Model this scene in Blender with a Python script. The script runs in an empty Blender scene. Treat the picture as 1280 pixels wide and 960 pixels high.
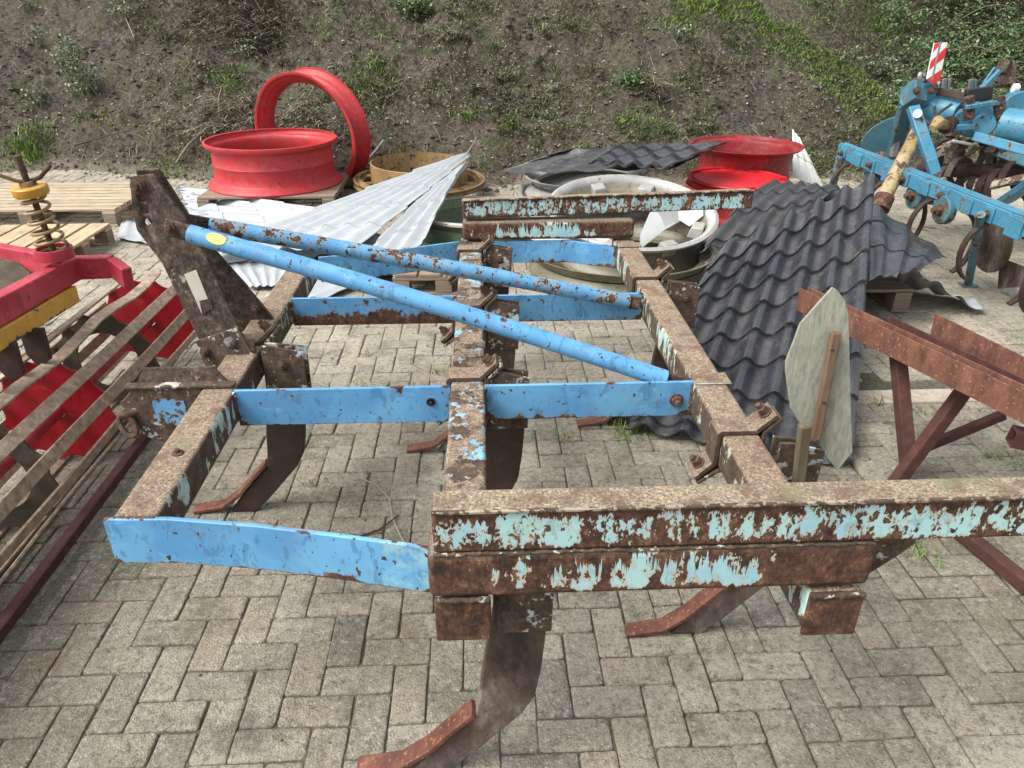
import bpy, math, random
from mathutils import Vector as V, Matrix, noise as mn
R=math.radians
random.seed(11)
S=bpy.context.scene
C=bpy.data.collections.new('yard'); S.collection.children.link(C)

# ------------------------------------------------------------------ camera model
F=924.; PIT=R(27.7); YAW=R(-2.4); H=1.65
CAM=V((0,0,H))
def ray(px,py):
    x=(px-640)/F; y=-(py-480)/F; z=-1.0
    a=math.pi/2-PIT
    Y=y*math.cos(a)-z*math.sin(a); Z=y*math.sin(a)+z*math.cos(a)
    c,s=math.cos(YAW),math.sin(YAW)
    return V((x*c-Y*s,x*s+Y*c,Z))
def G(px,py,z=0.0):
    r=ray(px,py); return CAM+r*((z-H)/r.z)
def P(px,py,Y):
    r=ray(px,py); return CAM+r*(Y/r.y)
def PL(px,py,p0,n):
    r=ray(px,py); return CAM+r*((V(p0)-CAM).dot(V(n))/r.dot(V(n)))
cd=bpy.data.cameras.new('Camera'); cam=bpy.data.objects.new('Camera',cd); C.objects.link(cam)
cam.location=CAM; cam.rotation_euler=(math.pi/2-PIT,0,YAW)
cd.sensor_width=36; cd.lens=36*F/1280; cd.clip_end=2000; cd.clip_start=.02
S.camera=cam

# ------------------------------------------------------------------ light
w=bpy.data.worlds.new('World'); S.world=w; w.use_nodes=True
wn=w.node_tree; bg=wn.nodes['Background']
sky=wn.nodes.new('ShaderNodeTexSky'); sky.sky_type='NISHITA'; sky.sun_disc=False
SUN_EL=R(52); SUN_AZ=R(248)      # compass azimuth the light comes from (behind and left of the camera)
sky.sun_elevation=SUN_EL; sky.sun_rotation=SUN_AZ; sky.dust_density=4; sky.air_density=1.0
hs=wn.nodes.new('ShaderNodeHueSaturation'); hs.inputs['Saturation'].default_value=.22
wn.links.new(sky.outputs[0],hs.inputs['Color']); wn.links.new(hs.outputs[0],bg.inputs['Color'])
bg.inputs['Strength'].default_value=.135
sl=bpy.data.lights.new('Sun','SUN'); so=bpy.data.objects.new('Sun',sl); C.objects.link(so)
sl.energy=1.7; sl.angle=R(30); sl.color=(1,.96,.89)
d=V((math.sin(SUN_AZ)*math.cos(SUN_EL),math.cos(SUN_AZ)*math.cos(SUN_EL),math.sin(SUN_EL)))
so.rotation_euler=d.to_track_quat('Z','Y').to_euler(); so.location=(0,0,20)
S.view_settings.view_transform='Standard'; S.view_settings.look='None'; S.view_settings.gamma=1
S.view_settings.exposure=1.0
S.view_settings.use_curve_mapping=False
S.render.engine='CYCLES'

# ------------------------------------------------------------------ node helper
class NT:
    def __init__(s,name,rough=.7,metal=0.0,spec=.5):
        s.m=bpy.data.materials.new(name); s.m.use_nodes=True; s.t=s.m.node_tree
        s.b=s.t.nodes['Principled BSDF']; s.b.inputs['Roughness'].default_value=rough
        s.b.inputs['Metallic'].default_value=metal; s.b.inputs['Specular IOR Level'].default_value=spec
        s.tc=s.t.nodes.new('ShaderNodeTexCoord'); s.obj=s.tc.outputs['Object']; s.gen=s.tc.outputs['Generated']
    def _s(s,inp,v):
        if isinstance(v,bpy.types.NodeSocket): s.t.links.new(v,inp)
        elif isinstance(v,(tuple,list)):
            if inp.type=='RGBA' and len(v)==3: v=tuple(v)+(1,)
            inp.default_value=v
        else: inp.default_value=v
    def math(s,op,a,b=0.0,c=None,clamp=False):
        n=s.t.nodes.new('ShaderNodeMath'); n.operation=op; n.use_clamp=clamp
        s._s(n.inputs[0],a); s._s(n.inputs[1],b)
        if c is not None: s._s(n.inputs[2],c)
        return n.outputs[0]
    def mapv(s,vec,scale=(1,1,1),loc=(0,0,0),rot=(0,0,0)):
        n=s.t.nodes.new('ShaderNodeMapping'); s._s(n.inputs['Vector'],vec)
        n.inputs['Scale'].default_value=scale; n.inputs['Location'].default_value=loc; n.inputs['Rotation'].default_value=rot
        return n.outputs[0]
    def noise(s,vec,scale,detail=4,rough=.55,dist=0.0):
        n=s.t.nodes.new('ShaderNodeTexNoise'); s._s(n.inputs['Vector'],vec)
        n.inputs['Scale'].default_value=scale; n.inputs['Detail'].default_value=detail
        n.inputs['Roughness'].default_value=rough; n.inputs['Distortion'].default_value=dist
        return n.outputs['Fac']
    def voro(s,vec,scale,feature='F1',out='Distance',rnd=1.0):
        n=s.t.nodes.new('ShaderNodeTexVoronoi'); n.feature=feature; s._s(n.inputs['Vector'],vec)
        n.inputs['Scale'].default_value=scale; n.inputs['Randomness'].default_value=rnd
        return n.outputs[out]
    def step(s,v,a,b,lo=0.0,hi=1.0):
        n=s.t.nodes.new('ShaderNodeMapRange'); n.interpolation_type='SMOOTHSTEP'
        s._s(n.inputs['Value'],v); n.inputs['From Min'].default_value=a; n.inputs['From Max'].default_value=b
        n.inputs['To Min'].default_value=lo; n.inputs['To Max'].default_value=hi
        return n.outputs[0]
    def ramp(s,v,stops):
        n=s.t.nodes.new('ShaderNodeValToRGB'); s._s(n.inputs[0],v); e=n.color_ramp.elements
        while len(e)<len(stops): e.new(.5)
        for el,(p,c) in zip(e,stops): el.position=p; el.color=tuple(c)+(1,) if len(c)==3 else c
        return n.outputs[0]
    def mix(s,f,a,b,mode='MIX'):
        n=s.t.nodes.new('ShaderNodeMix'); n.data_type='RGBA'; n.blend_type=mode
        s._s(n.inputs['Factor'],f); s._s(n.inputs[6],a); s._s(n.inputs[7],b); return n.outputs[2]
    def sep(s,vec):
        n=s.t.nodes.new('ShaderNodeSeparateXYZ'); s._s(n.inputs[0],vec); return n.outputs
    def nrm(s):
        n=s.t.nodes.new('ShaderNodeNewGeometry'); return s.sep(n.outputs['True Normal'])
    def back(s):
        n=s.t.nodes.new('ShaderNodeNewGeometry'); return n.outputs['Backfacing']
    def attr(s,name,out='Fac'):
        n=s.t.nodes.new('ShaderNodeAttribute'); n.attribute_name=name; return n.outputs[out]
    def bump(s,h,dist=.002,strength=1.0):
        n=s.t.nodes.new('ShaderNodeBump'); n.inputs['Distance'].default_value=dist; n.inputs['Strength'].default_value=strength
        s._s(n.inputs['Height'],h); s.t.links.new(n.outputs[0],s.b.inputs['Normal'])
    def out(s,col=None,rough=None,metal=None):
        if col is not None: s._s(s.b.inputs['Base Color'],col)
        if rough is not None: s._s(s.b.inputs['Roughness'],rough)
        if metal is not None: s._s(s.b.inputs['Metallic'],metal)
        return s.m

RUST=[(.28,(.022,.013,.010)),(.44,(.062,.030,.020)),(.58,(.115,.055,.034)),(.68,(.19,.105,.062)),(.8,(.30,.20,.13))]
BROWN=[(.25,(.030,.021,.015)),(.45,(.062,.042,.030)),(.62,(.105,.072,.050)),(.8,(.17,.13,.09))]
def flaky(name,paint,paint2,thr=.42,scale=9,vs=1.0,rust=RUST,bot=0.0,top=0.0,ends=0.0,halo=None,runs=None,band=None,rim=0,endcol=None,topdust=None,
          dustamt=.0,loc=(0,0,0),rough=.42,specks=.0,gz='z',patch=None,grime=.25):
    """paint that has flaked off rusted steel; vs<1 stretches the flakes vertically"""
    n=NT(name,spec=.4)
    vec=n.mapv(n.obj,(1,1,vs),loc)
    a=n.noise(vec,scale,8,.68); b=n.noise(vec,scale*4.3,5,.6)
    m=n.math('ADD',n.math('MULTIPLY',a,.7),n.math('MULTIPLY',b,.3))
    g=n.sep(n.gen)
    z=g[2]
    if bot: m=n.math('SUBTRACT',m,n.step(z,0,.28 if bot<.2 else .62,bot,0))
    if top: m=n.math('SUBTRACT',m,n.step(z,.55,1,0,top))
    if ends:
        x=g[0]; e=n.math('ADD',n.step(x,0,.06,ends,0),n.step(x,.94,1,0,ends)); m=n.math('SUBTRACT',m,e)
    if patch: # rust-wide large scale
        L=n.noise(n.mapv(n.obj,(1,1,1),(3,7,1)),patch[0],2,.5); m=n.math('ADD',m,n.math('MULTIPLY',n.math('SUBTRACT',L,.5),patch[1]))
    if band: # paint survives only along part of the length
        xx=g[0]; m=n.math('SUBTRACT',m,n.math('ADD',n.step(xx,band[0],band[1],band[4],0),n.step(xx,band[2],band[3],0,band[4])))
    if rim:
        m=n.math('SUBTRACT',m,n.math('ADD',n.step(z,.945,1,0,rim),n.step(z,0,.05,rim,0)))
    if runs: # rust that has run down from the upper edge in streaks of uneven length
        r1=n.noise(n.mapv(n.obj,(1,0,0),(2,0,0)),runs[0],3,.7); r2=n.noise(n.mapv(n.obj,(1,0,0),(9,0,0)),runs[0]*.16,2,.5)
        ln=n.math('ADD',n.math('MULTIPLY',n.math('SUBTRACT',r1,.5),runs[1]),n.math('MULTIPLY',n.math('SUBTRACT',r2,.5),runs[1]*.8))
        m=n.math('SUBTRACT',m,n.step(n.math('ADD',z,ln),runs[2],runs[2]+.10,0,.12))
    mask=n.step(m,thr-.006,thr+.006)
    if specks:
        sp=n.noise(n.mapv(n.obj,(1,1,.75),(5,2,8)),62,3,.5); mask=n.math('MULTIPLY',mask,n.step(sp,specks-.0,specks+.02,1,0))
    rc=n.ramp(n.math('SUBTRACT',n.math('ADD',n.math('MULTIPLY',n.noise(n.obj,26,7,.75),1.15),n.math('MULTIPLY',n.noise(n.mapv(n.obj,(1,1,.6),(3,1,2)),95,4,.8),.75)),.46),rust)
    big=n.noise(n.obj,5,3,.6)
    pc=n.mix(n.step(big,.35,.68),paint,paint2)
    sc=n.step(n.noise(n.mapv(n.obj,(1,1,.5),(1,1,1),(.3,.5,.2)),34,4,.65,.8),.575,.60)
    pc=n.mix(n.math('MULTIPLY',sc,.55),pc,tuple(c*.58 for c in paint))
    sc2=n.step(n.noise(n.mapv(n.obj,(.5,.5,1),(5,1,1)),16,6,.75,.4),.56,.66)
    pc=n.mix(n.math('MULTIPLY',sc2,.30),pc,tuple(min(.8,c*1.25+.10) for c in paint2))
    if endcol:
        pc=n.mix(n.step(n.math('ADD',g[0],n.math('MULTIPLY',n.math('SUBTRACT',n.noise(n.obj,22,7,.75),.5),.8)),.84,1.02,0,.6),pc,endcol)
    gr=n.step(n.noise(n.obj,13,6,.7),.45,.75)
    pc=n.mix(n.math('MULTIPLY',gr,grime),pc,(.16,.13,.095))
    pc=n.mix(n.step(m,thr,thr+.05,.50,0),pc,(.20,.135,.09))
    if halo: pc=n.mix(n.step(m,thr+.004,thr+.030,.85,0),pc,halo)
    col=n.mix(mask,rc,pc)
    ro=n.step(mask,0,1,.88,rough)
    h=n.math('ADD',n.math('MULTIPLY',mask,.6),n.math('MULTIPLY',n.noise(n.obj,70,5,.7),n.step(mask,0,1,.9,.12)))
    if topdust:
        up=n.step(n.nrm()[2],.55,.85)
        gn=n.noise(n.obj,150,6,.85); g2=n.noise(n.obj,14,5,.65)
        dc=n.ramp(gn,[(.34,tuple(c*.16 for c in topdust)),(.43,tuple(c*.55 for c in topdust)),(.52,topdust),(.62,tuple(min(c*2.1,.9) for c in topdust))])
        dc=n.mix(n.step(g2,.48,.64,0,.7),dc,(.125,.072,.048))
        dc=n.mix(n.step(n.noise(n.mapv(n.obj,(1,1,1),(9,4,4)),8,5,.6),.56,.68,0,.55),dc,(.20,.21,.12))
        keep=n.step(n.math('ADD',n.math('MULTIPLY',n.noise(n.obj,17,7,.7),1.0),0.0),dustamt-.02,dustamt+.02)
        f=n.math('MULTIPLY',up,n.math('SUBTRACT',1.0,keep) if dustamt>0 else 1.0)
        col=n.mix(f,col,dc); ro=n.math('MAXIMUM',ro,n.math('MULTIPLY',f,.93)); h=n.math('ADD',h,n.math('MULTIPLY',n.math('MULTIPLY',gn,f),1.6))
    n.bump(h,.0016)
    return n.out(col,ro)
BLUE=(.085,.27,.51); BLUE2=(.135,.37,.60); CYAN=(.38,.60,.60); CYAN2=(.28,.52,.62)
TD=(.26,.195,.138)
M={}
M['blue']=flaky('blue paint with chips',BLUE,BLUE2,.365,7,bot=.10,ends=.10,specks=.665,rim=.06)
M['blue_near']=flaky('blue paint fading to turquoise',BLUE,BLUE2,.36,8,bot=.09,ends=.09,specks=.665,rim=.07,loc=(1,6,3),endcol=(.36,.58,.56))
M['blue_worn']=flaky('blue paint worn to rust',BLUE,BLUE2,.42,12,bot=.27,ends=.1,specks=.66,loc=(4,1,2))
M['blue_tube']=flaky('blue tube paint',BLUE,BLUE2,.385,14,specks=.655,loc=(2,2,5))
M['blue_tube_worn']=flaky('blue tube paint worn',BLUE,BLUE2,.455,17,halo=(.45,.42,.33),specks=.62,loc=(7,2,5),patch=(3,.12))
M['toolbar']=flaky('lichened toolbar',CYAN,(.42,.62,.55),.53,11,vs=.4,bot=.05,topdust=TD,rust=BROWN,halo=(.45,.42,.32),grime=.4)
M['toolbar_mid']=flaky('lichened toolbar with blue remains',BLUE2,CYAN2,.53,10,vs=.6,topdust=TD,rust=BROWN,dustamt=.515,halo=(.42,.36,.28),grime=.2)
M['cyan_drip']=flaky('turquoise paint with rust runs',CYAN,CYAN2,.478,30,vs=.5,top=.0,bot=.10,ends=.06,specks=.60,halo=(.60,.54,.40),topdust=(.29,.235,.165),grime=.10,patch=(3.0,.12),runs=(70,.9,.74))
M['cyan_drip2']=flaky('turquoise paint with rust runs low',CYAN,CYAN2,.455,13,vs=.5,bot=.12,halo=(.62,.55,.40),topdust=(.19,.16,.12),grime=.10,loc=(3,3,0),band=(.06,.26,.62,.86,.15),runs=(75,2.4,.66))
M['rusty']=flaky('dark rusted steel',CYAN,(.45,.40,.30),.655,12,rust=RUST,halo=(.5,.42,.3),topdust=None)
M['strap']=flaky('dusty strap steel',CYAN2,(.5,.48,.40),.60,15,rust=BROWN,halo=(.45,.36,.26),topdust=TD)
M['bracket']=flaky('brown steel with paint remains',CYAN2,(.5,.48,.40),.555,15,rust=BROWN,halo=(.45,.36,.26))
M['mast']=flaky('brown greased steel',(.25,.33,.38),(.30,.26,.2),.615,11,rust=[(.3,(.016,.011,.009)),(.45,(.048,.034,.026)),(.6,(.095,.066,.050)),(.75,(.20,.15,.12))],rough=.6)
M['edge']=flaky('worn steel edge',(.3,.26,.2),(.36,.3,.24),.5,20,rust=BROWN)
def plainrust(name,stops,sc=26,bump=.0014,rough=.86,speck=None,streak=1.0):
    n=NT(name,rough)
    v=n.mapv(n.obj,(1,1,streak))
    c=n.ramp(n.noise(v,sc,8,.72),stops)
    big=n.step(n.noise(n.obj,4,4,.6),.35,.7); c=n.mix(n.math('MULTIPLY',big,.3),c,tuple(x*.45 for x in stops[1][1]))
    if speck: c=n.mix(n.step(n.noise(n.obj,90,3,.6),.60,.66,0,.6),c,speck)
    n.bump(n.noise(n.obj,80,6,.75),bump)
    return n.out(c)
M['tine']=plainrust('tine steel',[(.34,(.020,.014,.012)),(.45,(.065,.042,.032)),(.55,(.12,.090,.075)),(.68,(.25,.215,.19))],10,streak=.5,speck=(.02,.015,.012),rough=.6)
M['tine_dark']=plainrust('dark tine steel',[(.3,(.018,.009,.007)),(.5,(.035,.016,.012)),(.72,(.07,.035,.025))],14,rough=.65)
M['share']=plainrust('red brown share',[(.3,(.05,.017,.012)),(.5,(.115,.036,.024)),(.72,(.23,.10,.055))],18,speck=(.35,.2,.08),rough=.6)
M['orange_rust']=plainrust('orange rust steel',[(.3,(.055,.024,.016)),(.47,(.125,.050,.030)),(.62,(.19,.080,.048)),(.75,(.30,.16,.11))],20,speck=(.36,.2,.14),streak=.4)
M['maroon']=plainrust('maroon primer steel',[(.3,(.035,.012,.010)),(.5,(.062,.020,.016)),(.7,(.11,.042,.03))],20)
M['bolt']=plainrust('rusty bolt',[(.3,(.03,.017,.012)),(.5,(.085,.045,.03)),(.7,(.18,.11,.075))],60)
M['slat']=plainrust('pitted slat steel',[(.3,(.13,.095,.068)),(.48,(.30,.225,.165)),(.66,(.50,.41,.32))],30,speck=(.40,.20,.09),bump=.001)
M['ringsteel']=plainrust('mossy ring steel',[(.3,(.030,.024,.016)),(.5,(.062,.050,.033)),(.7,(.12,.10,.07))],12)
M['steelgrey']=plainrust('grey worn steel',[(.3,(.08,.075,.07)),(.5,(.2,.19,.18)),(.7,(.34,.32,.3))],30,rough=.5)
M['red_frame']=flaky('faded red frame paint',(.34,.018,.038),(.48,.05,.08),.33,8,rust=BROWN,grime=.22,rough=.5,specks=.66)
M['red_disc']=flaky('dark red disc paint',(.30,.005,.014),(.36,.008,.018),.27,6,rust=BROWN,grime=.10,rough=.4)
M['red_rim']=flaky('red rim paint',(.50,.030,.038),(.40,.028,.034),.345,6,rust=BROWN,grime=.42,rough=.5,specks=.665)
M['red_rim_dark']=flaky('dirty dark red rim paint',(.19,.010,.015),(.28,.016,.02),.38,9,rust=BROWN,grime=.35,rough=.5)
M['red_rim_bright']=flaky('bright red rim paint',(.60,.018,.028),(.50,.016,.022),.30,9,rust=BROWN,grime=.12,rough=.4)
M['yellow']=flaky('worn yellow paint',(.58,.31,.035),(.50,.26,.04),.40,12,rust=BROWN,grime=.3,bot=.12)
M['yellow_rim']=flaky('weathered yellow rim paint',(.33,.215,.085),(.22,.145,.065),.44,11,rust=BROWN,grime=.45)
M['teal']=flaky('teal machine paint',(.050,.22,.335),(.036,.165,.26),.41,12,rust=BROWN,grime=.38,specks=.66,loc=(2,0,0))
M['teal_dark']=flaky('dirty teal paint',(.045,.17,.22),(.035,.12,.16),.43,8,rust=BROWN,grime=.4,loc=(6,0,0))
M['pipe_yellow']=flaky('ochre pipe paint',(.26,.175,.06),(.36,.29,.17),.46,10,rust=BROWN,grime=.5)
M['white_rim']=flaky('grey white rim paint',(.33,.33,.31),(.26,.26,.24),.33,7,rust=BROWN,grime=.3)
M['silver_rim']=flaky('silver rim paint',(.40,.40,.39),(.32,.32,.31),.36,9,rust=BROWN,grime=.25,rough=.35)
M['olive_rim']=flaky('algae stained rim',(.125,.125,.075),(.20,.185,.14),.38,5,rust=BROWN,grime=.4,vs=.3)
M['green_rim']=flaky('dull green rim paint',(.13,.19,.12),(.17,.22,.14),.36,6,rust=BROWN,grime=.3,vs=.3)
M['cream_rim']=flaky('cream flange paint',(.50,.48,.42),(.4,.38,.33),.4,12,rust=RUST,grime=.3)

def wood(name,a,b,along=0):
    n=NT(name,.85); sc=[6,6,6]; sc[along]=.7
    rnd=n.t.nodes.new('ShaderNodeObjectInfo').outputs['Random']
    v=n.mapv(n.obj,tuple(sc)); vv=n.t.nodes.new('ShaderNodeVectorMath'); vv.operation='ADD'; n._s(vv.inputs[0],v)
    cx=n.t.nodes.new('ShaderNodeCombineXYZ'); n._s(cx.inputs[0],n.math('MULTIPLY',rnd,40.0)); n._s(cx.inputs[1],n.math('MULTIPLY',rnd,17.0)); n._s(vv.inputs[1],cx.outputs[0])
    f=n.noise(vv.outputs[0],8,8,.7,.6)
    c=n.mix(n.step(f,.3,.7),a,b); c=n.mix(n.step(n.noise(n.obj,7,5,.7),.5,.75,0,.6),c,(.15,.12,.09))
    c=n.mix(n.math('MULTIPLY',rnd,.35),c,(.22,.17,.12))
    n.bump(f,.0015); return n.out(c)
M['wood_x']=wood('pallet wood',(.30,.23,.15),(.56,.46,.33),0)
M['wood_y']=wood('pallet wood along',(.33,.24,.14),(.62,.48,.31),1)
M['wood_old']=wood('old pallet wood',(.16,.12,.09),(.30,.23,.17),0)
M['stakewood']=wood('stake wood',(.085,.045,.028),(.17,.095,.055),2)
M['mosswood']=wood('mossy wood',(.055,.045,.025),(.13,.105,.06),2)

def sheetmat(name,c1,c2,under,rough=.4,grit=.3,metal=0.0):
    n=NT(name,rough,metal,spec=.85 if c1[0]<.1 else .5)
    f=n.noise(n.obj,7,6,.65); c=n.mix(n.step(f,.3,.72),c1,c2)
    if c1[0]<.1:
        tr_=n.math('MULTIPLY',n.step(n.attr('trough'),.35,.95),n.step(n.noise(n.mapv(n.obj,(1,1,1),(8,1,3)),9,6,.7),.35,.62))
        c=n.mix(n.math('MULTIPLY',tr_,.33),c,(.125,.118,.105))
    fine=n.noise(n.obj,160,3,.7)
    c=n.mix(n.step(fine,.5,.72,0,grit),c,tuple(min(x*2.6+.02,.9) for x in c1))
    st=n.noise(n.mapv(n.obj,(1,1,1),(4,0,0)),16,7,.75); c=n.mix(n.step(st,.56,.72,0,.55),c,(.20,.185,.155))
    c=n.mix(n.back(),c,under)
    n.bump(n.math('ADD',n.math('MULTIPLY',fine,.5),f),.0012)
    return n.out(c,n.step(st,.4,.7,rough,min(.9,rough+.35)))
M['tile_black']=sheetmat('anthracite coated sheet',(.022,.024,.029),(.044,.047,.055),(.02,.02,.02),.20,.30)
M['tile_black2']=sheetmat('matt black sheet',(.012,.013,.015),(.026,.028,.031),(.012,.012,.012),.45,.3)
M['sheet_white']=sheetmat('light grey coated sheet',(.34,.375,.395),(.41,.44,.455),(.02,.02,.022),.30,.05)
M['sheet_white2']=sheetmat('off white panel',(.50,.52,.51),(.56,.58,.57),(.4,.4,.4),.45,.03)
n=NT('weathered fibre cement',.9); f=n.noise(n.mapv(n.obj,(1.6,1.6,.35)),60,6,.7)
c=n.ramp(f,[(.35,(.17,.175,.14)),(.5,(.245,.25,.205)),(.65,(.31,.31,.26))]); c=n.mix(n.step(n.noise(n.obj,9,5,.6),.5,.7,0,.4),c,(.20,.215,.15)); n.bump(f,.001); M['cement']=n.out(c)
def flat(name,c,rough=.6,metal=0.0):
    n=NT(name,rough,metal); f=n.noise(n.obj,30,5,.6); return n.out(n.mix(n.step(f,.3,.75,0,.4),c,tuple(x*.65 for x in c)))
M['black']=flat('black rubber',(.02,.02,.022),.6); M['yellow_dot']=flat('yellow sticker',(.72,.62,.16),.5)
M['label']=flat('faded paper label',(.50,.46,.40),.8); M['white_plastic']=flat('white plastic',(.7,.68,.66),.5)
M['red_sign']=flat('red reflective',(.62,.03,.03),.35); M['white_sign']=flat('white reflective',(.75,.75,.75),.35)
M['pole']=flat('grey metal pole',(.16,.18,.20),.5,.3)
M['darkhole']=flat('dark debris',(.03,.027,.023),.9)

# ------------------------------------------------------------------ mesh builder
class MB:
    def __init__(s): s.v=[]; s.f=[]
    def add(s,vs,fs):
        o=len(s.v); s.v+= [V(x) for x in vs]; s.f+=[tuple(i+o for i in f) for f in fs]; return s
    def box(s,c,size,m=None):
        x,y,z=[k/2 for k in size]; c=V(c); m=m or Matrix.Identity(3)
        vs=[c+m@V((a*x,b*y,d*z)) for a in(-1,1) for b in(-1,1) for d in(-1,1)]
        return s.add(vs,[(0,1,3,2),(4,6,7,5),(0,4,5,1),(2,3,7,6),(0,2,6,4),(1,5,7,3)])
    def bb(s,a,b): # min/max corners
        a,b=V(a),V(b); return s.box((a+b)/2,[abs(q) for q in (b-a)])
    def bar(s,a,b,w,h,up=(0,0,1)):
        a,b=V(a),V(b); d=(b-a); L=d.length; d.normalize(); sx=d.cross(V(up)).normalized(); u=sx.cross(d).normalized()
        m=Matrix((sx,d,u)).transposed(); return s.box((a+b)/2,(w,L,h),m)
    def angle(s,a,b,w,h,t,side=1,up=(0,0,1)):  # L section: vertical leg h, horizontal leg w
        a,b=V(a),V(b); d=(b-a).normalized(); sx=d.cross(V(up)).normalized(); u=sx.cross(d).normalized()
        s.bar(a-u*(h/2),b-u*(h/2),t,h,up); s.bar(a+sx*side*(w/2+t/2)-u*(t/2+.0005),b+sx*side*(w/2+t/2)-u*(t/2+.0005),w,t,up); return s
    def tube(s,pts,r,n=12,cap=True):
        pts=[V(p) for p in pts]; rs=r if isinstance(r,(list,tuple)) else [r]*len(pts); o=len(s.v); pr=None
        for i,p in enumerate(pts):
            d=(pts[min(i+1,len(pts)-1)]-pts[max(i-1,0)]).normalized()
            if pr is None: a=d.orthogonal().normalized()
            else: a=(pr-d*pr.dot(d)).normalized()
            pr=a; b=d.cross(a)
            for k in range(n):
                t=2*math.pi*k/n; s.v.append(p+(a*math.cos(t)+b*math.sin(t))*rs[i])
        for i in range(len(pts)-1):
            for k in range(n): s.f.append((o+i*n+k,o+i*n+(k+1)%n,o+(i+1)*n+(k+1)%n,o+(i+1)*n+k))
        if cap: s.f.append(tuple(o+k for k in range(n))[::-1]); s.f.append(tuple(o+(len(pts)-1)*n+k for k in range(n)))
        return s
    def prism(s,poly,ext):
        poly=[V(p) for p in poly]; ext=V(ext); k=len(poly)
        nn=V((0,0,0))
        for i in range(k): nn+= (poly[i]-poly[0]).cross(poly[(i+1)%k]-poly[0])
        if nn.dot(ext)>0: poly=poly[::-1]
        vs=poly+[p+ext for p in poly]
        return s.add(vs,[tuple(range(k)),tuple(range(2*k-1,k-1,-1))]+[(i,i+k,(i+1)%k+k,(i+1)%k) for i in range(k)])
    def strip(s,path,side,t): # bent flat bar: centre path, full-width side vector, thickness t
        path=[V(p) for p in path]; side=V(side); sn=side.normalized(); up=[];dn=[]
        for i,p in enumerate(path):
            d1=(path[i]-path[i-1]).normalized() if i else None; d2=(path[i+1]-path[i]).normalized() if i<len(path)-1 else None
            n1=sn.cross(d1) if d1 else None; n2=sn.cross(d2) if d2 else None
            if n1 and n2: nn=(n1+n2).normalized(); nn=nn/max(.4,nn.dot(n1))
            else: nn=n1 or n2
            up.append(p+nn*t/2); dn.append(p-nn*t/2)
        k=len(path); vs=[]
        for i in range(k): vs+=[up[i]-side/2,up[i]+side/2,dn[i]+side/2,dn[i]-side/2]
        fs=[(0,1,2,3),(4*k-1,4*k-2,4*k-3,4*k-4)]
        for i in range(k-1):
            for j in range(4): fs.append((4*i+j,4*(i+1)+j,4*(i+1)+(j+1)%4,4*i+(j+1)%4))
        return s.add(vs,fs)
    def lathe(s,prof,n=64,m=None,closed=True):
        o=len(s.v); m=m or Matrix.Identity(4); k=len(prof)
        for i in range(n):
            t=2*math.pi*i/n
            for r,z in prof: s.v.append(m@V((r*math.cos(t),r*math.sin(t),z)))
        for i in range(n):
            for j in range(k if closed else k-1):
                a=o+i*k+j;b=o+i*k+(j+1)%k;c=o+((i+1)%n)*k+(j+1)%k;dd=o+((i+1)%n)*k+j
                s.f.append((a,dd,c,b))
        return s
    def grid(s,fn,nu,nv):
        o=len(s.v)
        for j in range(nv+1):
            for i in range(nu+1): s.v.append(fn(i/nu,j/nv))
        for j in range(nv):
            for i in range(nu): a=o+j*(nu+1)+i; s.f.append((a,a+1,a+nu+2,a+nu+1))
        return s
    def build(s,name,mat,parent=None,bevel=0,smooth=True,sharp=35,solid=0,seg=2):
        me=bpy.data.meshes.new(name); off=V((0,0,0))
        q=parent
        while q is not None: off+=q.location; q=q.parent
        me.from_pydata([tuple(p-off) for p in s.v],[],s.f); me.validate(); me.update()
        if smooth: me.polygons.foreach_set('use_smooth',[True]*len(me.polygons)); me.set_sharp_from_angle(angle=R(sharp))
        me.materials.append(M[mat] if isinstance(mat,str) else mat)
        o=bpy.data.objects.new(name,me); C.objects.link(o); o.parent=parent
        if solid: md=o.modifiers.new('s','SOLIDIFY'); md.thickness=solid; md.offset=-1
        if bevel: md=o.modifiers.new('b','BEVEL'); md.width=bevel; md.segments=seg; md.limit_method='ANGLE'; md.angle_limit=R(40)
        return o
def tag(o,label=None,cat=None,group=None,kind=None):
    if label: o['label']=label
    if cat: o['category']=cat
    if group: o['group']=group
    if kind: o['kind']=kind
    return o
def thing(name,loc,label,cat,group=None):
    o=bpy.data.objects.new(name,None); C.objects.link(o); o.location=V(loc); o.empty_display_size=.2
    return tag(o,label,cat,group)
def punch(o,cyls):
    mb=MB()
    for a,b,r in cyls: mb.tube([a,b],r,20)
    h=mb.build('cutter','bolt'); off=V((0,0,0)); q=o.parent
    while q is not None: off+=q.location; q=q.parent
    h.data.transform(Matrix.Translation(-off)); h.parent=o.parent
    md=o.modifiers.new('c','BOOLEAN'); md.object=h; md.operation='DIFFERENCE'; md.solver='EXACT'
    bpy.context.view_layer.update()
    dg=bpy.context.evaluated_depsgraph_get(); me=bpy.data.meshes.new_from_object(o.evaluated_get(dg))
    o.modifiers.clear(); o.data=me; bpy.data.objects.remove(h)
def bolt(p,d,r=.016,l=.02,parent=None,mat='bolt',name='bolt'):
    p,d=V(p),V(d).normalized()
    mb=MB(); mb.tube([p,p+d*.004],r*1.25,16); mb.tube([p+d*.004,p+d*l],r,6); mb.tube([p+d*l,p+d*(l+r*.8)],r*.55,10)
    return mb.build(name,mat,parent,bevel=.0012)

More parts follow.
